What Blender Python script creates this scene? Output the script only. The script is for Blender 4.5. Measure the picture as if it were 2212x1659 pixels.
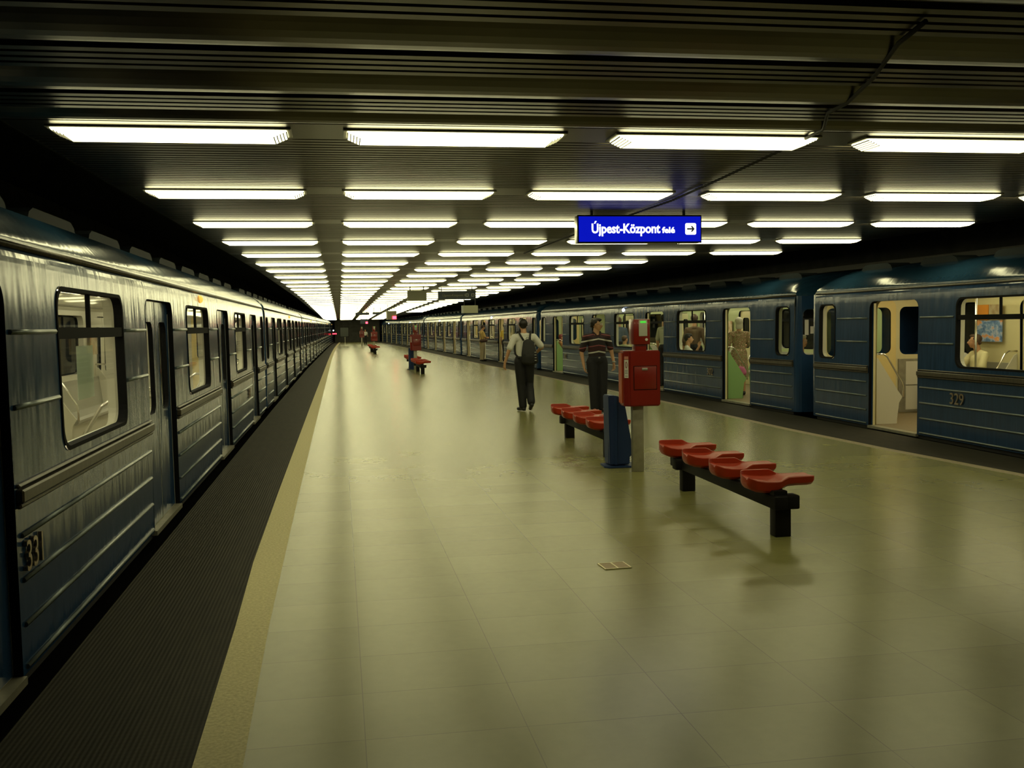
import bpy, bmesh, math, random
from mathutils import Vector, Matrix
from mathutils.geometry import tessellate_polygon

random.seed(7)
for o in list(bpy.data.objects):
    bpy.data.objects.remove(o)
S = bpy.context.scene
COL = S.collection
PI = math.pi

# ---------------------------------------------------------------- camera
YAW, PITCH, ROLL, CAM_H, FPX = .1665, .0582, -.017, 1.55, 2200.0


def camray(u, v):
    c, s = math.cos(-ROLL), math.sin(-ROLL)
    u, v = u * c - v * s, u * s + v * c
    y = v * math.cos(PITCH) + math.sin(PITCH)
    z = math.cos(PITCH) - v * math.sin(PITCH)
    return Vector((u * math.cos(YAW) + z * math.sin(YAW), z * math.cos(YAW) - u * math.sin(YAW), -y))


def ray(px, py):
    return camray((px - 1106) / FPX, (py - 829.5) / FPX)


cd = bpy.data.cameras.new('camera')
cam = bpy.data.objects.new('camera', cd)
COL.objects.link(cam)
fw = camray(0, 0).normalized()
rt = (camray(1, 0) - camray(0, 0)).normalized()
up = rt.cross(fw).normalized()
M = Matrix((rt, up, -fw)).transposed().to_4x4()
M.translation = Vector((0, 0, CAM_H))
cam.matrix_world = M
cd.sensor_width = 36
cd.lens = FPX * 36 / 2212
cd.clip_end = 400
S.camera = cam

# ---------------------------------------------------------------- world, exposure
w = bpy.data.worlds.new('world')
S.world = w
w.use_nodes = True
w.node_tree.nodes['Background'].inputs[0].default_value = (0.02, 0.022, 0.02, 1)
w.node_tree.nodes['Background'].inputs[1].default_value = 0.0
S.view_settings.view_transform = 'Standard'
S.view_settings.look = 'None'
S.view_settings.exposure = 0.0
S.view_settings.gamma = 1
S.view_settings.use_curve_mapping = False

LAMP_E = 8.0
LAMP_C = (1.0, 0.94, 0.50)
CARLIGHT_E = 6.0


# ---------------------------------------------------------------- materials
def mat(name, col, rough=.5, metal=0., spec=.5, coat=0., emit=None, estr=0.):
    m = bpy.data.materials.new(name)
    m.use_nodes = True
    b = m.node_tree.nodes['Principled BSDF']
    b.inputs['Base Color'].default_value = (*col, 1)
    b.inputs['Roughness'].default_value = rough
    b.inputs['Metallic'].default_value = metal
    b.inputs['Specular IOR Level'].default_value = spec
    b.inputs['Coat Weight'].default_value = coat
    b.inputs['Coat Roughness'].default_value = .08
    if emit:
        b.inputs['Emission Color'].default_value = (*emit, 1)
        b.inputs['Emission Strength'].default_value = estr
    return m


def nd(m, t, **kw):
    n = m.node_tree.nodes.new(t)
    for k, v in kw.items():
        setattr(n, k, v)
    return n


def lk(m, a, b):
    m.node_tree.links.new(a, b)


def coords(m, scale=(1, 1, 1), loc=(0, 0, 0)):
    tc = nd(m, 'ShaderNodeTexCoord')
    mp = nd(m, 'ShaderNodeMapping')
    mp.inputs['Scale'].default_value = scale
    mp.inputs['Location'].default_value = loc
    lk(m, tc.outputs['Object'], mp.inputs['Vector'])
    return mp.outputs['Vector']


def noise(m, vec, scale, detail=3, rough=.5):
    n = nd(m, 'ShaderNodeTexNoise')
    n.inputs['Scale'].default_value = scale
    n.inputs['Detail'].default_value = detail
    n.inputs['Roughness'].default_value = rough
    lk(m, vec, n.inputs['Vector'])
    return n.outputs['Fac']


def ramp(m, fac, stops, interp='LINEAR'):
    r = nd(m, 'ShaderNodeValToRGB')
    r.color_ramp.interpolation = interp
    e = r.color_ramp.elements
    while len(e) < len(stops):
        e.new(.5)
    for i, (p, c) in enumerate(stops):
        e[i].position = p
        e[i].color = (*c, 1) if len(c) == 3 else c
    lk(m, fac, r.inputs['Fac'])
    return r.outputs['Color']


def bsdf(m):
    return m.node_tree.nodes['Principled BSDF']


def bump(m, fac, strength, dist=.01):
    b = nd(m, 'ShaderNodeBump')
    b.inputs['Strength'].default_value = strength
    b.inputs['Distance'].default_value = dist
    lk(m, fac, b.inputs['Height'])
    lk(m, b.outputs['Normal'], bsdf(m).inputs['Normal'])
    return b


def mixc(m, fac, a, b, mode='MIX'):
    n = nd(m, 'ShaderNodeMix', data_type='RGBA', blend_type=mode)
    for sock, v in ((n.inputs[0], fac), (n.inputs[6], a), (n.inputs[7], b)):
        if hasattr(v, 'is_output'):
            lk(m, v, sock)
        elif isinstance(v, (int, float)):
            sock.default_value = v
        else:
            sock.default_value = (*v, 1)
    return n.outputs[2]


def noisy(name, c1, c2, scale=8, rough=.5, metal=0., bmp=0., stretch=(1, 1, 1), spec=.5, bdist=.005):
    m = mat(name, c1, rough, metal, spec)
    v = coords(m, stretch)
    f = noise(m, v, scale, 4)
    lk(m, ramp(m, f, [(.3, c1), (.7, c2)]), bsdf(m).inputs['Base Color'])
    if bmp:
        bump(m, f, bmp, bdist)
    return m


def make_tiles():
    m = mat('platform_tiles', (.2, .2, .15), .25, spec=.5)
    v = coords(m, (1, 1, 1), (-.055 + .62 * 20, -.361 + .49 * 20, 0))
    br = nd(m, 'ShaderNodeTexBrick')
    br.offset = 0.0
    br.squash = 1.0
    br.inputs['Scale'].default_value = 1
    br.inputs['Brick Width'].default_value = .62
    br.inputs['Row Height'].default_value = .49
    br.inputs['Mortar Size'].default_value = .0022
    br.inputs['Mortar Smooth'].default_value = .2
    br.inputs['Bias'].default_value = 0
    br.inputs['Color1'].default_value = (.222, .214, .074, 1)
    br.inputs['Color2'].default_value = (.252, .243, .088, 1)
    br.inputs['Mortar'].default_value = (.15, .145, .06, 1)
    lk(m, v, br.inputs['Vector'])
    f = noise(m, coords(m), 14, 3, .6)
    c = mixc(m, .25, br.outputs['Color'], ramp(m, f, [(.3, (.86, .86, .86)), (.7, (1.1, 1.1, 1.1))]), 'MULTIPLY')
    f2 = noise(m, coords(m, (1, .5, 1)), 1.3, 5, .6)
    c = mixc(m, .6, c, ramp(m, f2, [(.3, (.85, .85, .86)), (.7, (1.1, 1.1, 1.08))]), 'MULTIPLY')
    lk(m, c, bsdf(m).inputs['Base Color'])
    r = nd(m, 'ShaderNodeMapRange')
    lk(m, noise(m, coords(m, (1, 1, 1)), 3.0, 6, .6), r.inputs[0])
    r.inputs[1].default_value = .3
    r.inputs[2].default_value = .7
    r.inputs[3].default_value = .25
    r.inputs[4].default_value = .255
    lk(m, r.outputs[0], bsdf(m).inputs['Roughness'])
    return m


def make_grooved():
    m = mat('grooved_rubber', (.05, .045, .03), .7, spec=.2)
    v = coords(m)
    wv = nd(m, 'ShaderNodeTexWave', wave_type='BANDS', bands_direction='X')
    wv.inputs['Scale'].default_value = 15
    lk(m, v, wv.inputs['Vector'])
    wy = nd(m, 'ShaderNodeTexWave', wave_type='BANDS', bands_direction='Y')
    wy.inputs['Scale'].default_value = 9
    lk(m, v, wy.inputs['Vector'])
    n = noise(m, coords(m, (3, .6, 1)), 5, 4)
    base = ramp(m, n, [(.3, (.018, .0155, .009)), (.7, (.032, .028, .016))])
    c = mixc(m, .75, base, ramp(m, wv.outputs['Fac'], [(.15, (.55, .55, .55)), (.7, (1.1, 1.1, 1.1))]), 'MULTIPLY')
    c = mixc(m, .35, c, ramp(m, wy.outputs['Fac'], [(.1, (.4, .4, .4)), (.6, (1.1, 1.1, 1.1))]), 'MULTIPLY')
    lk(m, c, bsdf(m).inputs['Base Color'])
    bump(m, wv.outputs['Fac'], .4, .004)
    return m


def make_paint(name, c, wob=.35):
    """Wavy glossy train paint with vertical streaks."""
    m = mat(name, c, .17, 0, .4, coat=0)
    n = noise(m, coords(m, (1, 2.6, .8)), 2.2, 2, .5)
    n2 = noise(m, coords(m, (1, 16, 1.2)), 1.6, 2, .5)
    mx = nd(m, 'ShaderNodeMath', operation='MULTIPLY_ADD')
    lk(m, n2, mx.inputs[0])
    mx.inputs[1].default_value = .05
    lk(m, n, mx.inputs[2])
    b = bump(m, mx.outputs[0], wob, .013)
    d = noise(m, coords(m, (1, 9, .7)), 2.5, 5, .6)
    lk(m, ramp(m, d, [(.3, tuple(x * .75 for x in c)), (.75, tuple(min(1, x * 1.2) for x in c))]), bsdf(m).inputs['Base Color'])
    return m


def make_glass(name, tint=(.9, .95, .9), refl=1.0):
    m = bpy.data.materials.new(name)
    m.use_nodes = True
    nt = m.node_tree
    nt.nodes.clear()
    out = nt.nodes.new('ShaderNodeOutputMaterial')
    mx = nt.nodes.new('ShaderNodeMixShader')
    tr = nt.nodes.new('ShaderNodeBsdfTransparent')
    gl = nt.nodes.new('ShaderNodeBsdfGlossy')
    fr = nt.nodes.new('ShaderNodeFresnel')
    fr.inputs[0].default_value = 1.16
    tr.inputs[0].default_value = (*tint, 1)
    gl.inputs['Roughness'].default_value = .03
    gl.inputs[0].default_value = (refl, refl, refl, 1)
    nt.links.new(fr.outputs[0], mx.inputs[0])
    nt.links.new(tr.outputs[0], mx.inputs[1])
    nt.links.new(gl.outputs[0], mx.inputs[2])
    nt.links.new(mx.outputs[0], out.inputs[0])
    return m


def make_ceiling():
    m = mat('ceiling_aluminium', (.16, .14, .105), .33, .9)
    n = noise(m, coords(m, (1, 1, 1)), 2, 4)
    lk(m, ramp(m, n, [(.3, (.05, .044, .032)), (.7, (.078, .068, .05))]), bsdf(m).inputs['Base Color'])
    return m


def make_stripes():
    m = mat('striped_polo', (.03, .02, .025), .8)
    tc = nd(m, 'ShaderNodeTexCoord')
    sp = nd(m, 'ShaderNodeSeparateXYZ')
    lk(m, tc.outputs['Object'], sp.inputs[0])
    a = nd(m, 'ShaderNodeMath', operation='ABSOLUTE')
    lk(m, sp.outputs['X'], a.inputs[0])
    b = nd(m, 'ShaderNodeMath', operation='MULTIPLY_ADD')
    lk(m, a.outputs[0], b.inputs[0])
    b.inputs[1].default_value = .18
    lk(m, sp.outputs['Z'], b.inputs[2])
    r = nd(m, 'ShaderNodeMapRange')
    lk(m, b.outputs[0], r.inputs[0])
    r.inputs[1].default_value = .85
    r.inputs[2].default_value = 1.45
    dk = (.022, .014, .018)
    rd = (.045, .010, .013)
    wh = (.62, .60, .57)
    pk = (.30, .09, .10)
    st = [(0, rd), (.16, rd), (.162, pk), (.185, dk), (.345, wh), (.385, dk), (.41, rd), (.53, pk), (.555, dk), (.70, wh), (.74, dk), (.80, rd), (.86, pk), (.885, dk)]
    lk(m, ramp(m, r.outputs[0], st, 'CONSTANT'), bsdf(m).inputs['Base Color'])
    return m


def make_patterned():
    m = mat('patterned_dress', (.4, .33, .22), .8)
    v = nd(m, 'ShaderNodeTexVoronoi')
    v.inputs['Scale'].default_value = 26
    lk(m, coords(m, (1, 1, 1.2)), v.inputs['Vector'])
    lk(m, ramp(m, v.outputs['Distance'], [(.25, (.62, .52, .36)), (.42, (.22, .07, .05)), (.6, (.3, .27, .14))]), bsdf(m).inputs['Base Color'])
    return m


def make_poster():
    m = mat('poster_print', (.2, .3, .5), .5)
    n = noise(m, coords(m, (1, 2.2, 3)), 2.6, 3, .6)
    lk(m, ramp(m, n, [(.34, (.04, .08, .22)), (.47, (.16, .28, .5)), (.55, (.45, .5, .62)), (.61, (.72, .3, .1)), (.7, (.85, .5, .2))]), bsdf(m).inputs['Base Color'])
    return m


MT = dict(
    tiles=make_tiles(), groove=make_grooved(), ceil=make_ceiling(),
    granite=noisy('granite_strip', (.52, .46, .22), (.74, .67, .36), 60, .6, bmp=.4, bdist=.004),
    line=noisy('beige_line', (.24, .20, .12), (.33, .28, .17), 30, .5),
    concrete=noisy('dark_concrete', (.035, .035, .03), (.06, .058, .05), 3, .85, bmp=.2),
    pit=mat('pit_black', (.012, .012, .012), .9),
    black=mat('black_steel', (.010, .009, .009), .6, 0, .2),
    blue=make_paint('train_blue', (.019, .052, .125), .5),
    blueroof=make_paint('train_roof_blue', (.014, .045, .085), .35),
    rib=mat('pale_rib', (.15, .18, .185), .33, .45), duct=mat('grey_duct', (.13, .125, .105), .6), vent=mat('vent_grey_blue', (.018, .024, .026), .7, 0, .1),  # rib: paler and more metallic than the blue body paint
    belt=noisy('belt_brown_grey', (.045, .038, .024), (.085, .07, .045), 6, .38, .3, stretch=(1, 5, 1)),
    rubber=mat('dark_rubber', (.010, .010, .011), .8, 0, .08),
    cream=mat('cream_panel', (.66, .60, .34), .38),
    creamw=mat('pale_panel', (.62, .60, .48), .4),
    greenwall=mat('green_wall', (.42, .48, .24), .4), green=mat('green_panel', (.25, .44, .17), .38),
    linol=noisy('car_floor', (.20, .155, .085), (.27, .21, .12), 30, .55),
    seat=mat('car_seat_grey', (.33, .32, .26), .45),
    chrome=mat('chrome', (.75, .73, .68), .16, 1),
    glass=make_glass('window_glass'),
    glassd=make_glass('tinted_glass', (.82, .84, .74)),
    carlamp=mat('car_lamp', (1, 1, 1), .5, emit=(1, .90, .60), estr=CARLIGHT_E),
    lamp=mat('lamp_diffuser', (1, 1, 1), .5, emit=LAMP_C, estr=LAMP_E),
    lampdim=mat('lamp_end_cap', (.8, .8, .7), .3, emit=LAMP_C, estr=LAMP_E * .18),
    housing=mat('lamp_housing', (.30, .29, .24), .4, .3),
    red=mat('red_plastic', (.40, .036, .010), .33, spec=.3),
    redbox=mat('red_box_paint', (.21, .012, .006), .3, coat=.2),
    redside=mat('red_lit_flank', (.50, .10, .03), .35),  # brighter orange: light falling on the cabinet's left flank put into the colour
    binblue=mat('bin_blue', (.010, .035, .13), .5),
    post=noisy('galvanised_post', (.30, .29, .22), (.40, .38, .29), 12, .4, .5),
    signblue=mat('sign_blue_lit', (.0, .0, .12), .6, 0, .05, emit=(.002, .007, .50), estr=1.0),
    signwhite=mat('sign_white_lit', (1, 1, 1), .4, emit=(.95, .97, 1), estr=1.6),
    signink=mat('sign_dark_ink', (.01, .01, .05), .5),
    signdark=mat('sign_dark_blue', (.02, .035, .055), .4),
    signgrey=mat('sign_back_grey', (.33, .33, .22), .5),
    signoff=mat('sign_pale_icon', (.4, .42, .4), .5),
    silver=mat('silver_edge', (.55, .55, .52), .3, .8),
    brass=mat('raised_number', (.42, .34, .26), .28, .8),
    plate=mat('train_plate', (.018, .03, .045), .35),
    ventdark=mat('vent_slot', (.01, .01, .012), .6),
    bluelamp=mat('blue_white_lamp', (1, 1, 1), .5, emit=(.55, .72, 1), estr=14),
    amber=mat('amber_lamp', (.8, .4, .05), .3, emit=(1, .5, .08), estr=1.2),
    redlamp=mat('red_signal', (1, .1, .1), .4, emit=(1, .02, .04), estr=14),
    whitelamp=mat('white_signal', (1, 1, 1), .4, emit=(.9, .95, 1), estr=14),
    paper=mat('paper', (.62, .68, .60), .7),
    white=mat('white_label', (.72, .70, .64), .6),
    ledgreen=mat('green_display', (.05, .5, .05), .5, emit=(.08, .7, .05), estr=.8),
    orange=mat('orange_poster', (.85, .33, .04), .5),
    poster=make_poster(), yellowpanel=mat('yellow_panel', (.72, .58, .24), .38),
    posterb=noisy('posterb_print', (.30, .16, .06), (.62, .55, .36), 7, .5),
    skin=mat('skin', (.56, .31, .17), .55), skin2=mat('skin_tan', (.46, .24, .125), .55),
    hairk=mat('hair_black', (.012, .009, .007), .5), hairb=mat('hair_brown', (.07, .035, .018), .5),
    hairw=mat('hair_white', (.62, .60, .50), .7), hairr=mat('hair_red', (.16, .02, .015), .5),
    shirtw=mat('white_shirt', (.66, .65, .60), .8), navy=mat('black_trousers', (.008, .008, .011), .7),
    jeans=mat('dark_jeans', (.014, .014, .02), .8), shoe=mat('black_shoe', (.01, .01, .01), .4),
    pack=mat('black_backpack', (.010, .010, .010), .65), packstrip=mat('grey_reflective', (.4, .4, .38), .4),
    polo=make_stripes(), dress=make_patterned(), yellow=mat('yellow_top', (.62, .42, .14), .8),
    khaki=mat('khaki_trousers', (.38, .31, .20), .85), bag=mat('brown_bag', (.07, .035, .028), .6),
    pink=mat('pink_bag', (.60, .16, .34), .5), shirtg=mat('grey_green_shirt', (.42, .44, .32), .8),
    shirtb=mat('blue_shirt', (.08, .13, .22), .8), lime=mat('cream_shirt', (.72, .66, .38), .8),
    eye=mat('eye_white', (.7, .68, .62), .3), iris=mat('iris_dark', (.02, .012, .01), .3),
    lip=mat('lip', (.33, .10, .08), .5), whitestone=mat('floor_plate_frame', (.85, .78, .52), .4, .5),
    brownplate=mat('floor_plate_brown', (.34, .24, .12), .5),
    tv=mat('far_screen', (.05, .06, .05), .4),
)


# ---------------------------------------------------------------- object helpers
def link(o, parent=None):
    COL.objects.link(o)
    if parent:
        o.parent = parent
    return o


def mesh_obj(name, bm, mats, parent=None, smooth=False, autosmooth=None):
    me = bpy.data.meshes.new(name)
    bm.normal_update()
    bm.to_mesh(me)
    bm.free()
    if not isinstance(mats, (list, tuple)):
        mats = [mats]
    for m in mats:
        me.materials.append(MT[m])
    if smooth or autosmooth:
        me.polygons.foreach_set('use_smooth', [True] * len(me.polygons))
    if autosmooth:
        me.set_sharp_from_angle(angle=math.radians(autosmooth))
    return link(bpy.data.objects.new(name, me), parent)


def tag(o, label=None, cat=None, group=None, kind=None):
    if label:
        o['label'] = label
    if cat:
        o['category'] = cat
    if group:
        o['group'] = group
    if kind:
        o['kind'] = kind
    return o


def empty(name, loc, rz=0, label=None, cat=None, group=None):
    o = bpy.data.objects.new(name, None)
    o.empty_display_size = .1
    COL.objects.link(o)
    o.location = loc
    o.rotation_euler = (0, 0, rz)
    return tag(o, label, cat, group)


CHILD = {}


def copy_tree(o, parent=None):
    c = o.copy()
    COL.objects.link(c)
    c.parent = parent
    for ch in kids(o):
        copy_tree(ch, c)
    return c


def kids(o):
    return [x for x in list(bpy.data.objects) if x.parent == o]


def add_box(bm, x0, x1, y0, y1, z0, z1, mi=0, bevel=0, seg=1):
    vs = [bm.verts.new((x, y, z)) for z in (z0, z1) for y in (y0, y1) for x in (x0, x1)]
    fs = []
    for q in ((0, 2, 3, 1), (4, 5, 7, 6), (0, 1, 5, 4), (2, 6, 7, 3), (0, 4, 6, 2), (1, 3, 7, 5)):
        f = bm.faces.new([vs[i] for i in q])
        f.material_index = mi
        fs.append(f)
    if bevel:
        es = list({e for f in fs for e in f.edges})
        r = bmesh.ops.bevel(bm, geom=es, offset=bevel, segments=seg, affect='EDGES', profile=.5)
        for f in r['faces']:
            f.material_index = mi
    return fs


def box(name, x0, x1, y0, y1, z0, z1, m, parent=None, bevel=0, seg=2):
    bm = bmesh.new()
    add_box(bm, x0, x1, y0, y1, z0, z1, 0, bevel, seg)
    return mesh_obj(name, bm, m, parent, autosmooth=35 if bevel else None)


def add_tube(bm, pts, r, n=8, mi=0, caps=True):
    pts = [Vector(p) for p in pts]
    rings = []
    ref = None
    for i, p in enumerate(pts):
        d = (pts[min(i + 1, len(pts) - 1)] - pts[max(i - 1, 0)]).normalized()
        if ref is None:
            ref = Vector((0, 0, 1)) if abs(d.z) < .9 else Vector((1, 0, 0))
        a = d.cross(ref).normalized()
        b = a.cross(d).normalized()
        ref = b
        rr = r[i] if isinstance(r, (list, tuple)) else r
        rings.append([bm.verts.new(p + (a * math.cos(t) + b * math.sin(t)) * rr) for t in [2 * PI * k / n for k in range(n)]])
    for i in range(len(rings) - 1):
        for k in range(n):
            f = bm.faces.new((rings[i][k], rings[i][(k + 1) % n], rings[i + 1][(k + 1) % n], rings[i + 1][k]))
            f.material_index = mi
            f.smooth = True
    if caps:
        bm.faces.new(rings[0][::-1]).material_index = mi
        bm.faces.new(rings[-1]).material_index = mi


def tube(name, pts, r, m, parent=None, n=8):
    bm = bmesh.new()
    add_tube(bm, pts, r, n)
    return mesh_obj(name, bm, m, parent)


def add_prism(bm, poly, a0, a1, axis='y', mi=0):
    """poly: 2D points; axis: extrusion direction."""
    def P(p, a):
        if axis == 'y':
            return (p[0], a, p[1])
        if axis == 'x':
            return (a, p[0], p[1])
        return (p[0], p[1], a)
    A = [bm.verts.new(P(p, a0)) for p in poly]
    B = [bm.verts.new(P(p, a1)) for p in poly]
    n = len(poly)
    fs = [bm.faces.new(A), bm.faces.new(B[::-1])]
    for i in range(n):
        fs.append(bm.faces.new((A[i], B[i], B[(i + 1) % n], A[(i + 1) % n])))
    for f in fs:
        f.material_index = mi
    return fs


def prism(name, poly, a0, a1, m, parent=None, axis='y', bevel=0):
    bm = bmesh.new()
    add_prism(bm, poly, a0, a1, axis)
    bmesh.ops.recalc_face_normals(bm, faces=bm.faces[:])
    if bevel:
        bmesh.ops.bevel(bm, geom=bm.edges[:], offset=bevel, segments=2, affect='EDGES')
    return mesh_obj(name, bm, m, parent, autosmooth=35 if bevel else None)


def rrect(y0, y1, z0, z1, r, n=5):
    pts = []
    for cx, cz, a0 in ((y1 - r, z1 - r, 0), (y0 + r, z1 - r, 90), (y0 + r, z0 + r, 180), (y1 - r, z0 + r, 270)):
        for k in range(n + 1):
            a = math.radians(a0 + 90 * k / n)
            pts.append((cx + r * math.cos(a), cz + r * math.sin(a)))
    return pts


def text_mesh(name, body, size, m, parent, loc, rot, depth=.004, bold=0, align='LEFT', fit=0):
    cu = bpy.data.curves.new(name, 'FONT')
    cu.body = body
    cu.size = size
    cu.extrude = depth
    cu.offset = bold
    cu.align_x = align
    cu.resolution_u = 3
    o = bpy.data.objects.new(name, cu)
    COL.objects.link(o)
    dg = bpy.context.evaluated_depsgraph_get()
    me = bpy.data.meshes.new_from_object(o.evaluated_get(dg))
    bpy.data.objects.remove(o)
    me.name = name
    me.materials.clear()
    me.materials.append(MT[m])
    if fit:
        w0 = max(v.co.x for v in me.vertices) - min(v.co.x for v in me.vertices)
        me.transform(Matrix.Diagonal((fit / w0, 1, 1, 1)))
    r = link(bpy.data.objects.new(name, me), parent)
    r.location = loc
    r.rotation_euler = rot
    return r


def struct(o):
    o['kind'] = 'structure'
    return o


def lerp_poly(pl, Y):
    if Y <= pl[0][1]:
        return pl[0][0]
    for (x0, y0), (x1, y1) in zip(pl, pl[1:]):
        if Y <= y1:
            return x0 + (x1 - x0) * (Y - y0) / (y1 - y0)
    return pl[-1][0]


LF = [(-1.42, 1.45), (-1.42, 20.1), (-1.37, 38.9), (-1.23, 57.7), (-1.08, 76.5), (-.91, 95.3), (-.62, 114.1)]
RF = [(7.4, -3.35), (7.4, 15.45), (6.70, 34.25), (6.25, 53.05), (5.83, 71.8), (5.17, 90.5), (4.25, 109.2)]
PEND = 108.0


def Lx(Y):
    return lerp_poly(LF, Y)


def Rx(Y):
    return lerp_poly(RF, Y)


HZ = [(1.022, 0), (1.215, 23), (1.215, 45), (1.0, 80), (.74, 110)]


def zl(Y):
    return CAM_H + lerp_poly(HZ, Y)


def strip_mesh(name, fa, fb, ys, za, zb, m):
    bm = bmesh.new()
    prev = None
    for Y in ys:
        a = bm.verts.new((fa(Y), Y, za))
        b = bm.verts.new((fb(Y), Y, zb))
        if prev:
            bm.faces.new((prev[0], prev[1], b, a))
        prev = (a, b)
    return bm


YS = [-4, -2, 0, 2, 3.67, 5.4, 6.9, 7.8, 9.8, 13.6, 16, 18, 20.1, 25, 31, 38.9, 48, 57.7, 67, 76.5, 86, 95.3, 102, PEND]
GRV = [(-.555, 0), (-.558, 3.67), (-.578, 5.4), (-.608, 6.9), (-.614, 9.8), (-.613, 22), (-.60, 31), (-.585, 48), (-.55, 62), (-.47, 76), (-.34, 90), (-.12, PEND)]
GRN = [(-.372, 0), (-.38, 3.67), (-.392, 4.5), (-.405, 5.45), (-.416, 9.4), (-.422, 15.2), (-.42, 35.4), (-.415, 50), (-.38, 62), (-.30, 76), (-.17, 90), (.06, PEND)]


def groove_x(Y):
    return lerp_poly(GRV, Y)


def granite_x(Y):
    return lerp_poly(GRN, Y)


YEL = [(6.55, 0), (6.475, 8.8), (6.29, 11.15), (6.18, 13.4), (6.15, 18.8), (5.89, 27.8), (5.73, 33.5), (5.5, 39.0), (5.15, 53), (4.75, 71.8), (4.15, 90.5), (3.25, PEND)]


def yel_x(Y):
    return lerp_poly(YEL, Y)


YS = sorted(set(YS + [4.5, 8.8, 11.15, 15.2, 27.8, 33.5, 53.0, 71.8, 90.5]))

# ---------------------------------------------------------------- large structure


def slab(name, fa, fb, m, z=0.0, th=.05):
    bm = bmesh.new()
    rows = []
    for Y in YS:
        rows.append([bm.verts.new((x, Y, q)) for x, q in ((fa(Y), z), (fb(Y), z), (fb(Y), z - th), (fa(Y), z - th))])
    for A, B in zip(rows, rows[1:]):
        for k in range(4):
            bm.faces.new((A[k], A[(k + 1) % 4], B[(k + 1) % 4], B[k]))
    bm.faces.new(rows[0][::-1])
    bm.faces.new(rows[-1])
    bmesh.ops.recalc_face_normals(bm, faces=bm.faces[:])
    return struct(mesh_obj(name, bm, m))


slab('floor', granite_x, yel_x, 'tiles')
slab('trim_1', groove_x, granite_x, 'granite')
slab('trim_2', lambda Y: Lx(Y) + .11, groove_x, 'groove')
slab('trim_3', yel_x, lambda Y: yel_x(Y) + .13, 'line')
slab('trim_4', lambda Y: yel_x(Y) + .13, lambda Y: Rx(Y) - .11, 'groove')
# platform body under the finish, edges overhanging the pits
slab('trim_5', lambda Y: Lx(Y) + .16, lambda Y: Rx(Y) - .16, 'pit', -.05, 1.1)
# track bed
bm = bmesh.new()
add_box(bm, -6, 12.5, -5, 122, -1.3, -1.16)
struct(mesh_obj('trim_6', bm, 'pit'))


def wall_strip(name, fx, th, z0, z1, m, ys=YS):
    bm = bmesh.new()
    rows = []
    for Y in list(ys) + [122]:
        x = fx(Y)
        rows.append([bm.verts.new(p) for p in ((x, Y, z0), (x, Y, z1), (x + th, Y, z1), (x + th, Y, z0))])
    for A, B in zip(rows, rows[1:]):
        for k in range(4):
            bm.faces.new((A[k], A[(k + 1) % 4], B[(k + 1) % 4], B[k]))
    bmesh.ops.recalc_face_normals(bm, faces=bm.faces[:])
    return struct(mesh_obj(name, bm, m))


wall_strip('wall_left', lambda Y: Lx(Y) - 3.2, -.2, -1.2, 3.7, 'concrete')
wall_strip('wall_right', lambda Y: Rx(Y) + 3.2, .2, -1.2, 3.7, 'concrete')
wall_strip('trim_7', lambda Y: Rx(Y) + 2.85, .3, 2.53, 2.63, 'duct')
# the higher, unlit slab over the whole station
bm = bmesh.new()
add_box(bm, -6, 12.5, -5, 122, 3.7, 3.85)
struct(mesh_obj('ceiling', bm, 'pit'))
# end wall with dark tunnel mouths either side
bm = bmesh.new()
add_box(bm, -.5, 4.15, PEND, PEND + .3, -1.2, 3.7)
struct(mesh_obj('wall_end', bm, 'concrete'))
bm = bmesh.new()
add_box(bm, -6, 12.5, 121.7, 122, -1.2, 3.7)
struct(mesh_obj('wall_tunnel', bm, 'pit'))
bm = bmesh.new()
add_box(bm, -6, 12.5, -5.2, -5, -1.2, 3.7)
struct(mesh_obj('wall_back', bm, 'pit'))

# ---------------------------------------------------------------- ribbed metal ceiling
ROW0, ROWP = 6.02, 2.755
NROW = 37
rows_y = [ROW0 + ROWP * i for i in range(NROW)]
prof = []      # (Y, dz) relative to plane zl + .08
D = .03


def ridge_run(y0, y1, pitch):
    n = max(1, int(round((y1 - y0) / pitch)))
    p = (y1 - y0) / n
    for i in range(n):
        a = y0 + i * p
        prof.extend([(a, D), (a + p * .22, D), (a + p * .30, 0), (a + p * .92, 0), (a + p, D)])


y = 1.2
while y < 5.4:
    # smooth shallow bulge then four ridges, .85 m pitch, ending at 5.9
    y0 = y
    for k in range(9):
        t = k / 8
        prof.append((y0 + .47 * t, .055 - .07 * math.sin(PI * (t * .8))))
    ridge_run(y0 + .48, y0 + .85, .0925)
    y += .85
last = y
for i, ry in enumerate(rows_y):
    if ry - .24 > last:
        if i == 0:
            for k in range(9):
                t = k / 8
                prof.append((last + (ry - .24 - last) * t, .055 - .07 * math.sin(PI * (t * .8))))
        else:
            ridge_run(last, ry - .24, .095 if i < 12 else .16)
    prof.extend([(ry - .235, .0), (ry + .235, .0)])
    last = ry + .24
bm = bmesh.new()
prev = None
for Y, dz in prof:
    z = zl(Y) + .05 + dz
    cur = [bm.verts.new((x, Y, z)) for x in (min(-1.72, Lx(Y) - .3), 1.5, 4.5, Rx(Y) + .62)]
    if prev:
        for k in range(3):
            bm.faces.new((prev[k], cur[k], cur[k + 1], prev[k + 1]))
    prev = cur
o = struct(mesh_obj('ceiling.001', bm, 'ceil'))

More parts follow.
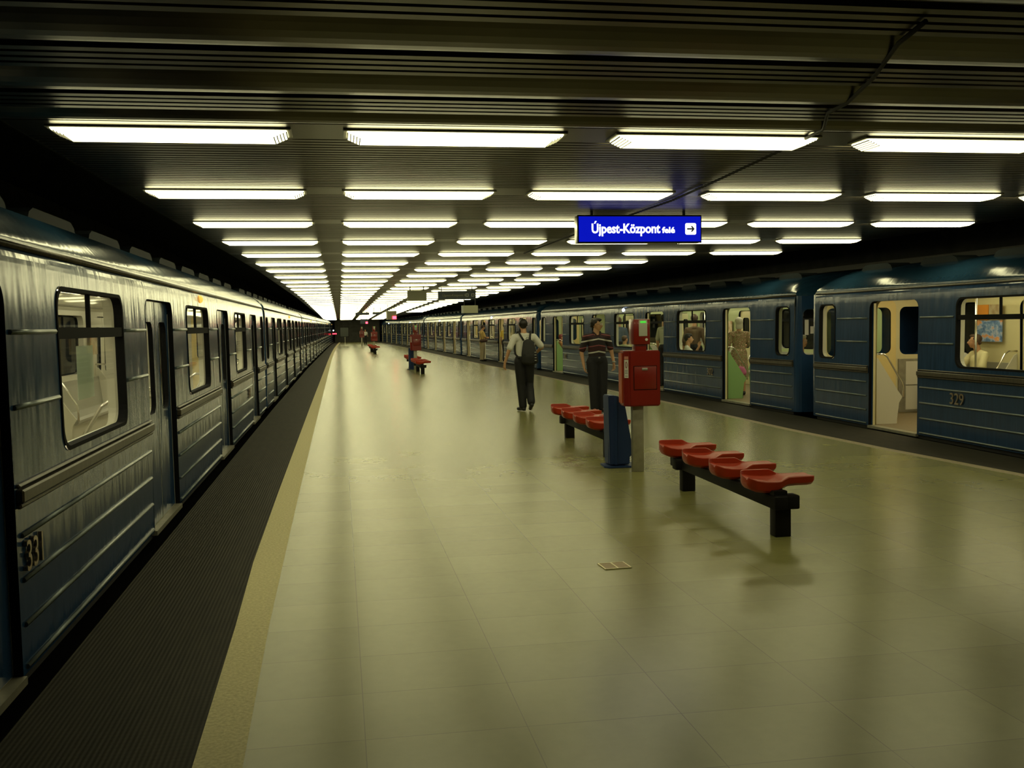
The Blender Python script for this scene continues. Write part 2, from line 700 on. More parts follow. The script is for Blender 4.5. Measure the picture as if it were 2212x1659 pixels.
# edge fascias of the lowered ceiling
for nm, fx, th in (('trim_8', lambda Y: min(-1.72, Lx(Y) - .3), -.03), ('trim_9', lambda Y: Rx(Y) + .62, .03)):
    bm = bmesh.new()
    rws = []
    for Y in [1.2] + [q for q in YS if q > 1.3]:
        x = fx(Y)
        rws.append([bm.verts.new(p) for p in ((x, Y, zl(Y) + .06), (x + th, Y, zl(Y) + .06), (x + th, Y, 3.7), (x, Y, 3.7))])
    for A, B in zip(rws, rws[1:]):
        for k in range(4):
            bm.faces.new((A[k], A[(k + 1) % 4], B[(k + 1) % 4], B[k]))
    bmesh.ops.recalc_face_normals(bm, faces=bm.faces[:])
    struct(mesh_obj(nm, bm, 'pit'))

# ---------------------------------------------------------------- ceiling lights
LX0, LXP, LLEN, LW = -1.5383, 1.5911, 1.2943, .21


def make_light():
    r = empty('ceiling_light', (0, 0, 0))
    bm = bmesh.new()
    # diffuser with splayed ribbed ends
    a, b = LLEN / 2 - .02, LW / 2
    add_prism(bm, [(-a + .07, -.003), (a - .07, -.003), (a, .028), (a, .036), (-a, .036), (-a, .028)], -b, b, 'y')
    bmesh.ops.recalc_face_normals(bm, faces=bm.faces[:])
    mesh_obj('diffuser', bm, 'lamp', r)
    for s in (-1, 1):
        bm = bmesh.new()
        for k in range(5):
            x = s * (a - .07 + k * .017)
            z = -.003 + k * .0075
            add_box(bm, x - .003, x + .003, -b - .004, b + .004, z - .003, z + .003)
        mesh_obj('end_cap', bm, 'housing', r)
    bm = bmesh.new()
    add_box(bm, -a - .025, a + .025, -b - .02, b + .02, .0365, .049, bevel=.004)
    mesh_obj('housing', bm, 'housing', r)
    return r


ORD = ['nearest', 'second nearest', 'third', 'fourth', 'fifth', 'sixth', 'seventh', 'eighth', 'ninth', 'tenth', 'eleventh', 'twelfth', 'thirteenth', 'fourteenth', 'fifteenth', 'sixteenth', 'seventeenth', 'eighteenth', 'nineteenth',
       'twentieth'] + ['twenty-' + q for q in ('first', 'second', 'third', 'fourth', 'fifth', 'sixth', 'seventh', 'eighth', 'ninth')] + ['thirtieth'] + ['thirty-' + q for q in ('first', 'second', 'third', 'fourth', 'fifth', 'sixth', 'seventh')]
CORD = ['leftmost', 'second from the left', 'third from the left', 'fourth from the left', 'fifth from the left', 'sixth from the left']
proto = make_light()
parts_l = kids(proto)
first = True
for i, ry in enumerate(rows_y):
    for c in range(6):
        x = LX0 + LXP * c + LLEN / 2
        if x + LLEN / 2 > Rx(ry) + .45 or x - LLEN / 2 < Lx(ry) - .95:
            continue
        if first:
            r = proto
            first = False
        else:
            r = proto.copy()
            COL.objects.link(r)
            for p in parts_l:
                if i > 11 and p.name.startswith('end_cap'):
                    continue
                q = p.copy()
                COL.objects.link(q)
                q.parent = r
        r.location = (x, ry, zl(ry))
        tag(r, 'white fluorescent ceiling light, %s in the %s row from the camera' % (CORD[c], ORD[i]), 'ceiling light', 'fluorescent ceiling lights over the platform')

# ---------------------------------------------------------------- train cars
L, W, PITCHY = 18.1, 2.5, 18.8
DOORS = [2.3, 6.8, 11.3, 15.8]
WINS = [4.55, 9.05, 13.55]
DH, WH = .62, .81
ZB, ZG = .03, 1.94       # body bottom, gutter
DT = 1.79                # door top
ZM = .885                # top of belt rail: lower wall upright, upper wall leaning
TH = .12


def lean(z):
    if z <= ZM:
        return 0
    if z <= DT:
        return -.012 * (z - ZM) / (DT - ZM)
    t = (z - DT) / (ZG - DT)
    return -.012 - .004 * t - .024 * t ** 4


def side_panel(bm, y0, y1, z0, z1, holes, x0, sgn, mi, flip):
    """flat panel with holes; x = x0 + sgn*lean(z)."""
    loops = [[Vector((y0, z0, 0)), Vector((y1, z0, 0)), Vector((y1, z1, 0)), Vector((y0, z1, 0))]] + \
            [[Vector((a, b, 0)) for a, b in h] for h in holes]
    tri = tessellate_polygon(loops)
    pts = [p for l in loops for p in l]
    vs = [bm.verts.new((x0 + sgn * lean(p[1]), p[0], p[1])) for p in pts]
    for t in tri:
        q = [vs[k] for k in t]
        try:
            f = bm.faces.new(q)
        except ValueError:
            continue
        f.normal_update()
        if (f.normal.x > 0) != flip:
            pass
        else:
            f.normal_flip()
        f.material_index = mi


def reveal(bm, loop, x0, x1, s0, s1, mi):
    A = [bm.verts.new((x0 + s0 * lean(z), y, z)) for y, z in loop]
    B = [bm.verts.new((x1 + s1 * lean(z), y, z)) for y, z in loop]
    n = len(loop)
    for i in range(n):
        bm.faces.new((A[i], A[(i + 1) % n], B[(i + 1) % n], B[i])).material_index = mi


def door_loop(c):
    # rounded top opening, square bottom, starts above floor
    r = .12
    pts = [(c - DH, ZM), (c + DH, ZM)]
    for k in range(6):
        a = math.radians(90 * k / 5)
        pts.append((c + DH - r + r * math.cos(a), DT - r + r * math.sin(a)))
    for k in range(6):
        a = math.radians(90 + 90 * k / 5)
        pts.append((c - DH + r + r * math.cos(a), DT - r + r * math.sin(a)))
    return pts


ENDB = [rrect(-.60, -.15, .97, 1.72, .1), rrect(-1.22, -.80, .99, 1.72, .1), rrect(-1.86, -1.39, .97, 1.73, .1)]
ENDW = [rrect(-.60, -.10, .97, 1.72, .1), rrect(-1.22, -.80, .99, 1.72, .1), rrect(-1.86, -1.39, .97, 1.73, .1)]
WLOOPS = [rrect(c - WH, c + WH, .93, 1.79, .11) for c in WINS]
SLOOPS = [rrect(.13 + .02, .13 + .55, .95, 1.78, .10), rrect(L - .68, L - .15, .95, 1.78, .10)]
BAYS = [(0, DOORS[0] - DH)] + [(DOORS[i] + DH, DOORS[i + 1] - DH) for i in range(3)] + [(DOORS[3] + DH, L)]


def wall(bm, x0, sgn, outer_mi, flip, mirror=False):
    # lower wall between doors
    for a, b in BAYS:
        side_panel(bm, a, b, ZB, ZM, [], x0, sgn, outer_mi, flip)
    # upper wall: door cut-outs reach down to ZM, so build bays and lintels separately
    for i, (a, b) in enumerate(BAYS):
        h = []
        if i == 0:
            h = [SLOOPS[0]]
        elif i == 4:
            h = [SLOOPS[1]]
        else:
            h = [WLOOPS[i - 1]]
        side_panel(bm, a, b, ZM, DT, h, x0, sgn, outer_mi, flip)
    for c in DOORS:       # rounded upper door corners
        for s in (-1, 1):
            pts = [(c + s * DH, DT - .12), (c + s * DH, DT), (c + s * (DH - .12), DT)]
            arc = [(c + s * (DH - .12 + .12 * math.cos(math.radians(90 - 18 * k))), DT - .12 + .12 * math.sin(math.radians(90 - 18 * k))) for k in range(1, 5)]
            vs = [bm.verts.new((x0 + sgn * lean(z), yy, z)) for yy, z in pts + arc]
            f = bm.faces.new(vs)
            f.normal_update()
            if (f.normal.x > 0) == flip:
                f.normal_flip()
            f.material_index = outer_mi
    for k in range(6):
        side_panel(bm, 0, L, DT + (ZG - DT) * k / 6, DT + (ZG - DT) * (k + 1) / 6, [], x0, sgn, outer_mi, flip)


RP = [(-.040, 1.94), (-.03, 1.972), (-.05, 2.02), (-.12, 2.10), (-.26, 2.19), (-.48, 2.27), (-.8, 2.33), (-1.25, 2.36)]
RP = RP + [(-W - x, z) for x, z in RP[-2::-1]]


def make_car(lit_col, open_doors):
    r = empty('metro_car', (0, 0, 0))
    # ---- outer body: walls, roof, rounded ends
    bm = bmesh.new()
    # front and back walls (platform side x=0, far side x=-W)
    wall(bm, 0, 1, 0, False)
    wall(bm, -W, -1, 0, True)
    # roof
    ys = [0, .10, .3, .6, L - .6, L - .3, L - .10, L]
    dz = [-.16, -.05, 0, 0, 0, 0, -.05, -.16]
    prev = None
    for yy, d in zip(ys, dz):
        cur = []
        for k, (x, z) in enumerate(RP):
            f = max(0, (z - 2.0) / .36)
            cur.append(bm.verts.new((x, yy, z + d * f)))
        if prev:
            for k in range(len(RP) - 1):
                fc = bm.faces.new((prev[k], cur[k], cur[k + 1], prev[k + 1]))
                fc.material_index = 1
                fc.smooth = True
        prev = cur
    # ends: curved corner then end wall with window opening (gangway-less)
    for ye, s in ((0, -1), (L, 1)):
        # bowed end: profile in x
        xs = [0, -.01, -.04, -.08]
        off = [0, .06, .10, .12]
        xe = xs + [-W - x for x in xs[::-1]]
        oe = off + off[::-1]
        for j in range(len(xe) - 1):
            if j == 3:
                # flat centre part with two windows and a door line
                y2 = ye + s * .12
                loops = [[Vector((xe[3], ZB, 0)), Vector((xe[4], ZB, 0)), Vector((xe[4], ZG, 0)), Vector((xe[3], ZG, 0))]]
                wl = ENDW
                loops += [[Vector((a, b, 0)) for a, b in h] for h in wl]
                tri = tessellate_polygon(loops)
                pts = [p for l in loops for p in l]
                vs = [bm.verts.new((p[0], y2, p[1])) for p in pts]
                for t in tri:
                    bm.faces.new([vs[k] for k in t]).material_index = 0
                continue
            lv = [(z, lean(z)) for z in (ZB, ZM, ZG)]
            g = []
            for z, ln in lv:
                f0 = ln if j == 0 else 0
                def X(k, ln=ln):
                    if k == 0:
                        return ln
                    if k == 7:
                        return -W - ln
                    if k == 1:
                        return xe[1] + ln * .8
                    if k == 6:
                        return xe[6] - ln * .8
                    return xe[k]
                g.append([bm.verts.new((X(j), ye + s * oe[j], z)), bm.verts.new((X(j + 1), ye + s * oe[j + 1], z))])
            for q in range(2):
                f = bm.faces.new((g[q][0], g[q][1], g[q + 1][1], g[q + 1][0]))
                f.smooth = True
        # cap between end wall and roof
        top = []
        n = len(RP)
        for k, (x, z) in enumerate(RP):
            f = max(0, (z - 2.0) / .36)
            top.append(Vector((x, ye, z - .16 * f)))
        bot = []
        for k in range(n):
            x = top[k].x
            dd = min(abs(x + .040), abs(-W + .040 - x))
            o_ = min(.12, .12 * math.sqrt(min(1, dd / .08)))
            bot.append(Vector((x, ye + s * o_, ZG)))
        mid = [Vector((t.x, ye + s * (abs(b.y - ye) * .75), ZG + (t.z - ZG) * .6)) for t, b in zip(top, bot)]
        rr_ = [[bm.verts.new(v) for v in row] for row in (bot, mid, top)]
        for q in range(2):
            for k in range(n - 1):
                f = bm.faces.new((rr_[q][k], rr_[q][k + 1], rr_[q + 1][k + 1], rr_[q + 1][k]))
                f.material_index = 1
                f.smooth = True
    # floor underside / skirt
    add_box(bm, -W + .02, -.02, .05, L - .05, -.02, .029, 2)
    # ribs pressed into the lower wall and between the windows
    for a, b in BAYS:
        for z in (.06, .25, .45, .65):
            add_tube(bm, [(.002, max(a, 0) + .06, z), (.002, min(b, L) - .06, z)], .013, 6, 4)
            add_tube(bm, [(-W - .002, max(a, 0) + .06, z), (-W - .002, min(b, L) - .06, z)], .013, 6, 4)
    for i, (a, b) in enumerate(BAYS):
        if i == 0:
            segs = [(a + .74, b - .05)]
        elif i == 4:
            segs = [(a + .05, b - .74)]
        else:
            c = WINS[i - 1]
            segs = [(a + .05, c - WH - .04), (c + WH + .04, b - .05)]
        for p, q in segs:
            for z in (1.22, 1.555):
                add_tube(bm, [(lean(z) + .002, p, z), (lean(z) + .002, q, z)], .013, 6, 4)
    # gutter
    add_tube(bm, [(-.036, .0, 1.948), (-.036, L, 1.948)], .017, 6, 3)
    body = mesh_obj('body', bm, ['blue', 'blueroof', 'pit', 'belt', 'rib'], r)
    # ---- belt rail
    bm = bmesh.new()
    for a, b in BAYS:
        for z0, z1, d in ((.775, .80, .022), (.80, .86, .034), (.866, .884, .02)):
            add_box(bm, -.005, d, a + .015, b - .015, z0, z1, 0, .008)
    mesh_obj('belt_rail', bm, 'belt', r)
    # ---- roof vents
    for k in range(11):
        yc = .95 + k * 1.60
        vh = .40 if open_doors else .56
        for side in (0,):
            bm = bmesh.new()
            x0 = -.52
            add_prism(bm, [(yc - vh - .06, 2.24), (yc - vh, 2.325), (yc - vh + .09, 2.36), (yc + vh - .09, 2.36), (yc + vh, 2.325), (yc + vh + .06, 2.24)], x0 - .34, x0, 'x')
            bmesh.ops.recalc_face_normals(bm, faces=bm.faces[:])
            mesh_obj('roof_vent', bm, 'vent', r)
    # ---- interior: lining, floor, ceiling
    bm = bmesh.new()
    wall(bm, -TH, 1, 0, True)
    wall(bm, -W + TH, -1, 0, False)
    for lp in WLOOPS + SLOOPS:
        reveal(bm, lp, 0, -TH, 1, 1, 1)
        reveal(bm, lp, -W, -W + TH, -1, -1, 1)
    for y2 in (.12, L - .12):      # end bulkheads with a dark window
        loops = [[Vector((-W + TH, ZB, 0)), Vector((-TH, ZB, 0)), Vector((-TH, 2.02, 0)), Vector((-W + TH, 2.02, 0))]]
        wl = ENDB
        loops += [[Vector((a, b, 0)) for a, b in h] for h in wl]
        tri = tessellate_polygon(loops)
        pts = [p for l in loops for p in l]
        vs = [bm.verts.new((p[0], y2, p[1])) for p in pts]
        for t in tri:
            bm.faces.new([vs[k] for k in t]).material_index = 0
    add_box(bm, -W + .2, -.2, .13, L - .13, 2.08, 2.09, 0)
    for s in (0, 1):
        x0, x1 = (-TH - .02, -.42) if s == 0 else (-W + TH + .02, -W + .42)
        vs = [bm.verts.new(p) for p in ((x0, .13, 1.86), (x0, L - .13, 1.86), (x1, L - .13, 2.085), (x1, .13, 2.085))]
        bm.faces.new(vs).material_index = 0
    mesh_obj('interior_lining', bm, [lit_col, 'creamw'], r)
    bm = bmesh.new()
    add_box(bm, -W + .05, -.03, .05, L - .05, .0295, .035)
    mesh_obj('floor_covering', bm, 'linol', r)
    # ---- jambs and sills
    for c in DOORS:
        lo = [(c - DH, .036), (c + DH, .036)] + door_loop(c)[2:]
        for x0, x1, s in ((.003, -.07, 1), (-W - .003, -W + .07, -1)):
            bm = bmesh.new()
            A = [bm.verts.new((x0 + s * lean(z), yy, z)) for yy, z in lo]
            B = [bm.verts.new((x1 + s * lean(z), yy, z)) for yy, z in lo]
            for k in range(1, len(lo)):
                j = (k + 1) % len(lo)
                bm.faces.new((A[k], A[j], B[j], B[k])).material_index = 0
            mesh_obj('door_frame', bm, 'rubber', r)
        box('door_sill', -.10, .02, c - DH, c + DH, .0, .036, 'post', r)
    # ---- windows
    def window(lp, big, x, s, c):
        bm = bmesh.new()
        pts = lp
        cy = sum(p[0] for p in pts) / len(pts)
        cz = sum(p[1] for p in pts) / len(pts)
        inner = []
        for yy, z in pts:
            d = math.hypot(yy - cy, z - cz)
            inner.append((yy - .022 * (1 if yy > cy else -1), z - .022 * (1 if z > cz else -1)))
        A = [bm.verts.new((x + s * (lean(z) + .006), yy, z)) for yy, z in pts]
        B = [bm.verts.new((x + s * (lean(z) + .006), yy, z)) for yy, z in inner]
        C2 = [bm.verts.new((x + s * (lean(z) - .05), yy, z)) for yy, z in inner]
        n = len(pts)
        for k in range(n):
            j = (k + 1) % n
            bm.faces.new((A[k], A[j], B[j], B[k]))
            bm.faces.new((B[k], B[j], C2[j], C2[k]))
        if big:
            zc = 1.545
            add_box(bm, x + s * (lean(zc) - .03) - .015, x + s * (lean(zc) - .03) + .03, c - WH + .02, c + WH - .02, zc - .03, zc + .03)
            zz = 1.66
            add_box(bm, x + s * (lean(zz) - .03) - .012, x + s * (lean(zz) - .03) + .012, c - .012, c + .012, 1.575, 1.77)
        o = mesh_obj('window', bm, 'rubber', r)
        bm = bmesh.new()
        vs = [bm.verts.new((x + s * (lean(z) - .03), yy, z)) for yy, z in inner]
        bm.faces.new(vs)
        mesh_obj('pane', bm, 'glass', o)
        return o
    for x, s in ((0, 1), (-W, -1)):
        for lp, c in zip(WLOOPS, WINS):
            window(lp, True, x, s, c)
        for lp in SLOOPS:
            window(lp, False, x, s, 0)
    # ---- doors
    def leaf(c, side, x, s, shift, mi, ):
        y0, y1 = (c - DH + .003, c - .004) if side < 0 else (c + .004, c + DH - .003)
        y0 += shift
        y1 += shift
        hole = rrect(y0 + .13, y1 - .13, .90, 1.62, .09)
        bm = bmesh.new()
        for dx, fl in ((-.04, False), (-.072, True)):
            loops = [[Vector((y0, .04, 0)), Vector((y1, .04, 0)), Vector((y1, DT - .01, 0)), Vector((y0, DT - .01, 0))],
                     [Vector((a, b, 0)) for a, b in hole]]
            tri = tessellate_polygon(loops)
            pts = [p for l in loops for p in l]
            vs = [bm.verts.new((x + s * (dx + lean(p[1])), p[0], p[1])) for p in pts]
            for t in tri:
                f = bm.faces.new([vs[k] for k in t])
                f.normal_update()
                if (f.normal.x > 0) == (fl if s > 0 else not fl):
                    f.normal_flip()
                f.material_index = 0 if dx == -.04 else 1
        outer = [(y0, .04), (y1, .04), (y1, DT - .01), (y0, DT - .01)]
        for lpn, m_ in ((outer, 1), (hole, 2)):
            A = [bm.verts.new((x + s * (-.038 + lean(z)), yy, z)) for yy, z in lpn]
            B = [bm.verts.new((x + s * (-.074 + lean(z)), yy, z)) for yy, z in lpn]
            for k in range(len(lpn)):
                j = (k + 1) % len(lpn)
                bm.faces.new((A[k], A[j], B[j], B[k])).material_index = m_
        o = mesh_obj('door_leaf', bm, ['blue', lit_col, 'rubber'], r)
        bm = bmesh.new()
        bm.faces.new([bm.verts.new((x + s * (-.056 + lean(z)), yy, z)) for yy, z in hole])
        mesh_obj('pane', bm, 'glass', o)
    for c in DOORS:
        for sd in (-1, 1):
            leaf(c, sd, 0, 1, (sd * (DH - .05)) if open_doors else 0, 0)
            leaf(c, sd, -W, -1, 0, 0)
    # ---- seats, partitions, rails, lamps
    for x0, s in ((-TH, -1), (-W + TH, 1)):
        for i, (a, b) in enumerate(BAYS):
            if i in (0, 4):
                a2, b2 = (a + .16, b - .08) if i == 0 else (a + .08, b - .16)
            else:
                a2, b2 = a + .14, b - .14
            bm = bmesh.new()
            xa, xb = sorted((x0 + s * .0, x0 + s * .44))
            add_box(bm, xa, xb, a2, b2, .34, .43, 0, .03)
            xa, xb = sorted((x0 + s * .03, x0 + s * .38))
            add_box(bm, xa, xb, a2 + .02, b2 - .02, .036, .34, 1)
            add_prism(bm, [(x0 + s * .005, .43), (x0 + s * .10, .43), (x0 + s * .05, .86), (x0 + s * .005, .86)], a2, b2, 'y', 0)
            mesh_obj('bench_seat', bm, ['seat', lit_col], r)
            # wedge shaped end partitions facing the doors
            for yy in ([b2 + .02] if i == 0 else [a2 - .02] if i == 4 else [a2 - .02, b2 + .02]):
                bm = bmesh.new()
                P = [(x0 + s * .01, .036), (x0 + s * .34, .036), (x0 + s * .38, .34), (x0 + s * .43, .42), (x0 + s * .37, .50), (x0 + s * .05, .98), (x0 + s * .01, 1.0)]
                add_prism(bm, P, yy - .012, yy + .012, 'y')
                bmesh.ops.recalc_face_normals(bm, faces=bm.faces[:])
                mesh_obj('partition', bm, 'creamw', r)
                tube('handrail', [(x0 + s * .005, yy, 1.04), (x0 + s * .14, yy, 1.04), (x0 + s * .20, yy, 1.0), (x0 + s * .43, yy, .62), (x0 + s * .45, yy, .55), (x0 + s * .45, yy, .40)], .014, 'chrome', r)
        # luggage/ceiling rail
    for xr in (-.55, -W + .55):
        tube('grab_rail', [(xr, .3, 1.88), (xr, L - .3, 1.88)], .014, 'chrome', r, 6)
    for c in DOORS:
        tube('grab_pole', [(-W / 2, c, .035), (-W / 2, c, 2.08)], .015, 'chrome', r, 6)
    for xr in (-.85, -W + .85):
        for k in range(6):
            bm = bmesh.new()
            add_box(bm, xr - .09, xr + .09, .8 + k * 2.9, .8 + k * 2.9 + 2.0, 2.01, 2.075, bevel=.02)
            mesh_obj('ceiling_lamp', bm, 'carlamp', r)
    # bulkhead doors and cupboards at both ends
    for yb, s_ in ((.12, 1), (L - .12, -1)):
        ya, yc_ = sorted((yb + s_ * .002, yb + s_ * .03))
        loops = [[Vector(p).to_3d() for p in rrect(-1.31, -.71, .05, 1.84, .12)], [Vector(p).to_3d() for p in rrect(-1.22, -.80, .99, 1.72, .1)]]
        tri = tessellate_polygon(loops)
        pts = [p for l in loops for p in l]
        bm = bmesh.new()
        vs = [bm.verts.new((p[0], yb + s_ * .03, p[1])) for p in pts]
        for t in tri:
            bm.faces.new([vs[k] for k in t])
        for lp, m_ in zip(loops, (0, 1)):
            A = [bm.verts.new((p[0], yb + s_ * .03, p[1])) for p in lp]
            B = [bm.verts.new((p[0], yb, p[1])) for p in lp]
            for k in range(len(lp)):
                q = (k + 1) % len(lp)
                bm.faces.new((A[k], A[q], B[q], B[k])).material_index = 1
        o = mesh_obj('bulkhead_door', bm, ['yellowpanel', 'rubber'], r)
        bm = bmesh.new()
        bm.faces.new([bm.verts.new((p[0], yb + s_ * .012, p[1])) for p in rrect(-1.22, -.80, .99, 1.72, .1)])
        mesh_obj('pane', bm, 'glass', o)
        bm = bmesh.new()
        for z in (1.32, 1.50):
            y0_, y1_ = sorted((yb + s_ * .016, yb + s_ * .019))
            add_box(bm, -.98, -.91, y0_, y1_, z, z + .12)
        mesh_obj('notice', bm, 'white', o)
        bm = bmesh.new()
        y0_, y1_ = sorted((yb + s_ * .002, yb + s_ * .025))
        add_box(bm, -1.90, -1.36, y0_, y1_, .05, .90, 0)
        y0_, y1_ = sorted((yb + s_ * .025, yb + s_ * .035))
        add_box(bm, -1.86, -1.48, y0_, y1_, .09, .47, 1)
        add_box(bm, -1.86, -1.48, y0_, y1_, .49, .86, 1)
        mesh_obj('bulkhead_cupboard', bm, ['post', 'creamw'], r)
    # posters on the far wall between the end window and the first door
    xf = -W + TH + .06
    for y0, y1, z0, z1, m_ in ((.74, 1.36, 1.17, 1.49, 'poster'), (.74, 1.03, 1.50, 1.73, 'orange'), (1.05, 1.36, 1.50, 1.73, 'posterb')):
        bm = bmesh.new()
        add_box(bm, xf, xf + .012, y0, y1, z0, z1)
        mesh_obj('poster', bm, m_, r)
    for i in (1, 2, 3):
        for sgn in (-1, 1):
            yc = WINS[i - 1] + sgn * (WH + .36)
            bm = bmesh.new()
            add_box(bm, xf, xf + .012, yc - .2, yc + .2, 1.2, 1.55)
            mesh_obj('poster', bm, 'posterb', r)
    return r


MARK = [('cream', 'creamw')]
carL = make_car('creamw', False)
carR = make_car('cream', True)
greenable = ('interior_lining', 'partition', 'bench_seat')


def place_car(car, P0, P1, right, green=False):
    P0, P1 = Vector(P0), Vector(P1)
    d = (P1 - P0).normalized()
    ang = math.atan2(-d.x, d.y)
    if right:
        p = P1 - d * .35
        car.location = (p.x, p.y, 0)
        car.rotation_euler = (0, 0, ang + PI)
    else:
        p = P0 + d * .35
        car.location = (p.x, p.y, 0)
        car.rotation_euler = (0, 0, ang)
    if green:
        for ch in kids(car):
            if ch.name.split('.')[0] in greenable:
                for sl in ch.material_slots:
                    if sl.material == MT['cream'] or ch.name.startswith('partition'):
                        sl.link = 'OBJECT'
                        sl.material = MT['greenwall' if ch.name.startswith('interior') else 'green']
    return car


CORDS = ['first', 'second', 'third', 'fourth', 'fifth', 'sixth']


def side_lamp(car, m, y):
    bm = bmesh.new()
    bmesh.ops.create_uvsphere(bm, u_segments=10, v_segments=8, radius=.045)
    for v in bm.verts:
        v.co.x *= 1.1
    o = mesh_obj('side_lamp', bm, m, car, smooth=True)
    o.location = (-.03, y, 1.87)


def number(car, txt, y, z=.485):
    """raised fleet number on the platform side; text runs along -y seen from outside (+x)."""
    return text_mesh('fleet_number', txt, .20, 'brass', car, (.012, y, z), (PI / 2, 0, PI / 2), .008, 0, 'CENTER')


LCARS, RCARS = [], []
for i in range(6):
    c = carL if i == 0 else copy_tree(carL)
    LCARS.append(c)
for i in range(6):
    c = carR if i == 0 else copy_tree(carR)
    RCARS.append(c)
for i, c in enumerate(LCARS):
    place_car(c, LF[i], LF[i + 1], False)
    lab = ['silvery blue metro car nearest the camera on the left, doors closed, numbered 331',
           'second blue metro car of the left train, behind the car numbered 331',
           'third car of the left train, receding along the dark ribbed platform edge',
           'fourth car of the left train, very narrow in the distance',
           'fifth car of the left train, just before the red lights',
           'last and farthest car of the left train beside the red lights'][i]
    tag(c, lab, 'train car', 'cars of the left metro train')
    side_lamp(c, 'amber', 9.3)
for i, c in enumerate(RCARS):
    place_car(c, RF[i], RF[i + 1], True, green=(i == 1))
    lab = ['dark blue metro car numbered 329 at the right edge, open door and cream interior',
           'dark blue metro car numbered 302 on the right with light green interior',
           'third car of the right train, behind the walking man, doors open',
           'fourth car of the right train, beyond the hanging grey box',
           'fifth car of the right train, far along the platform edge',
           'last and farthest car of the right train near the dark end wall'][i]
    tag(c, lab, 'train car', 'cars of the right metro train')
    side_lamp(c, 'bluelamp', 9.0)
number(LCARS[0], '331', 4.93 - 1.8)
number(LCARS[0], '331', 16.3 - 1.8)
number(RCARS[0], '329', 15.1 - 11.3)
number(RCARS[1], '302', 33.9 - 19.3)
number(RCARS[1], '302', 33.9 - 30.6)

# details of the nearest left car: data plate and a paper sheet on the window
bm = bmesh.new()
add_box(bm, .0, .008, 3.08, 3.38, 1.26, 1.45)
for k in range(5):
    add_box(bm, .008, .013, 3.11, 3.35, 1.275 + k * .035, 1.285 + k * .035)
add_box(bm, .008, .012, 3.08, 3.38, 1.26, 1.266)
add_box(bm, .008, .012, 3.08, 3.38, 1.444, 1.45)
o = mesh_obj('vent_plate', bm, 'plate', LCARS[0])
o.location.x = -.03
bm = bmesh.new()
add_box(bm, -.062, -.060, WINS[0] - .22, WINS[0] + .17, 1.16, 1.47)
mesh_obj('paper_notice', bm, 'paper', LCARS[0])
# notices on the end window of car 302
bm = bmesh.new()
add_box(bm, -.20, -.13, L + .122, L + .124, 1.30, 1.55)
add_box(bm, -.30, -.23, L + .122, L + .124, 1.32, 1.44)
mesh_obj('window_notice', bm, 'white', RCARS[1])

# ---------------------------------------------------------------- platform furniture


def seat_shell(parent, cy):
    """moulded scoop: deep dish to the left, level tail to the right, raised rims along both sides."""
    bm = bmesh.new()
    #        x    near   dish0  dish1  back   bottom near-y  far-y
    ST = [(-.212, .405, .408, .428, .440, .375, -.060, .080), (-.205, .425, .412, .430, .454, .350, -.078, .094), (-.185, .418, .402, .426, .458, .330, -.092, .100),
          (-.15, .404, .392, .420, .458, .316, -.100, .102), (-.09, .394, .384, .416, .458, .308, -.104, .102), (-.03, .391, .381, .414, .457, .308, -.104, .102),
          (.01, .391, .382, .414, .456, .314, -.104, .102), (.03, .394, .386, .416, .448, .322, -.102, .100), (.06, .408, .402, .418, .430, .338, -.096, .094),
          (.09, .420, .418, .420, .422, .348, -.090, .088), (.15, .421, .420, .421, .422, .352, -.088, .088), (.24, .421, .420, .421, .422, .352, -.088, .088),
          (.275, .421, .420, .421, .422, .356, -.084, .084), (.290, .419, .418, .419, .419, .366, -.076, .076), (.295, .412, .411, .411, .412, .380, -.066, .066)]
    rings = []
    for x, zn, d0, d1, zb_, zb, y0, y1 in ST:
        sec = [(y0, zn - .006), (y0 + .005, zn), (y0 + .016, zn), (y0 + .026, d0), (y0 * .4, d0 * .7 + d1 * .3), (y1 * .5, d1 - .004), (y1 - .026, d1), (y1 - .018, zb_ - .003),
               (y1 - .012, zb_), (y1 - .004, zb_), (y1, zb_ - .006), (y1 - .004, zb + .02), (y1 - .03, zb), (y0 + .03, zb), (y0 + .004, zb + .02)]
        rings.append([bm.verts.new((x, cy + a, b)) for a, b in sec])
    n = len(rings[0])
    for A, B in zip(rings, rings[1:]):
        for k in range(n):
            bm.faces.new((A[k], A[(k + 1) % n], B[(k + 1) % n], B[k]))
    bm.faces.new(rings[0][::-1])
    bm.faces.new(rings[-1])
    bmesh.ops.recalc_face_normals(bm, faces=bm.faces[:])
    return mesh_obj('seat', bm, 'red', parent, autosmooth=38)


def make_bench():
    r = empty('platform_bench', (0, 0, 0))
    for k in range(4):
        seat_shell(r, .17 + k * .67)
    box('beam', -.06, .04, -.02, 2.40, .20, .295, 'black', r, .008)
    for y in (.06, 2.12):
        box('leg', -.045, .075, y - .05, y + .05, .0, .30, 'black', r, .006)
        box('bracket', -.02 if y < 1 else -.115, .135 if y < 1 else .05, y - .07, y + .05, .20, .30, 'black', r, .012)
        box('seat_mount', -.05, .05, y - .04, y + .04, .29, .33, 'black', r)
    return r


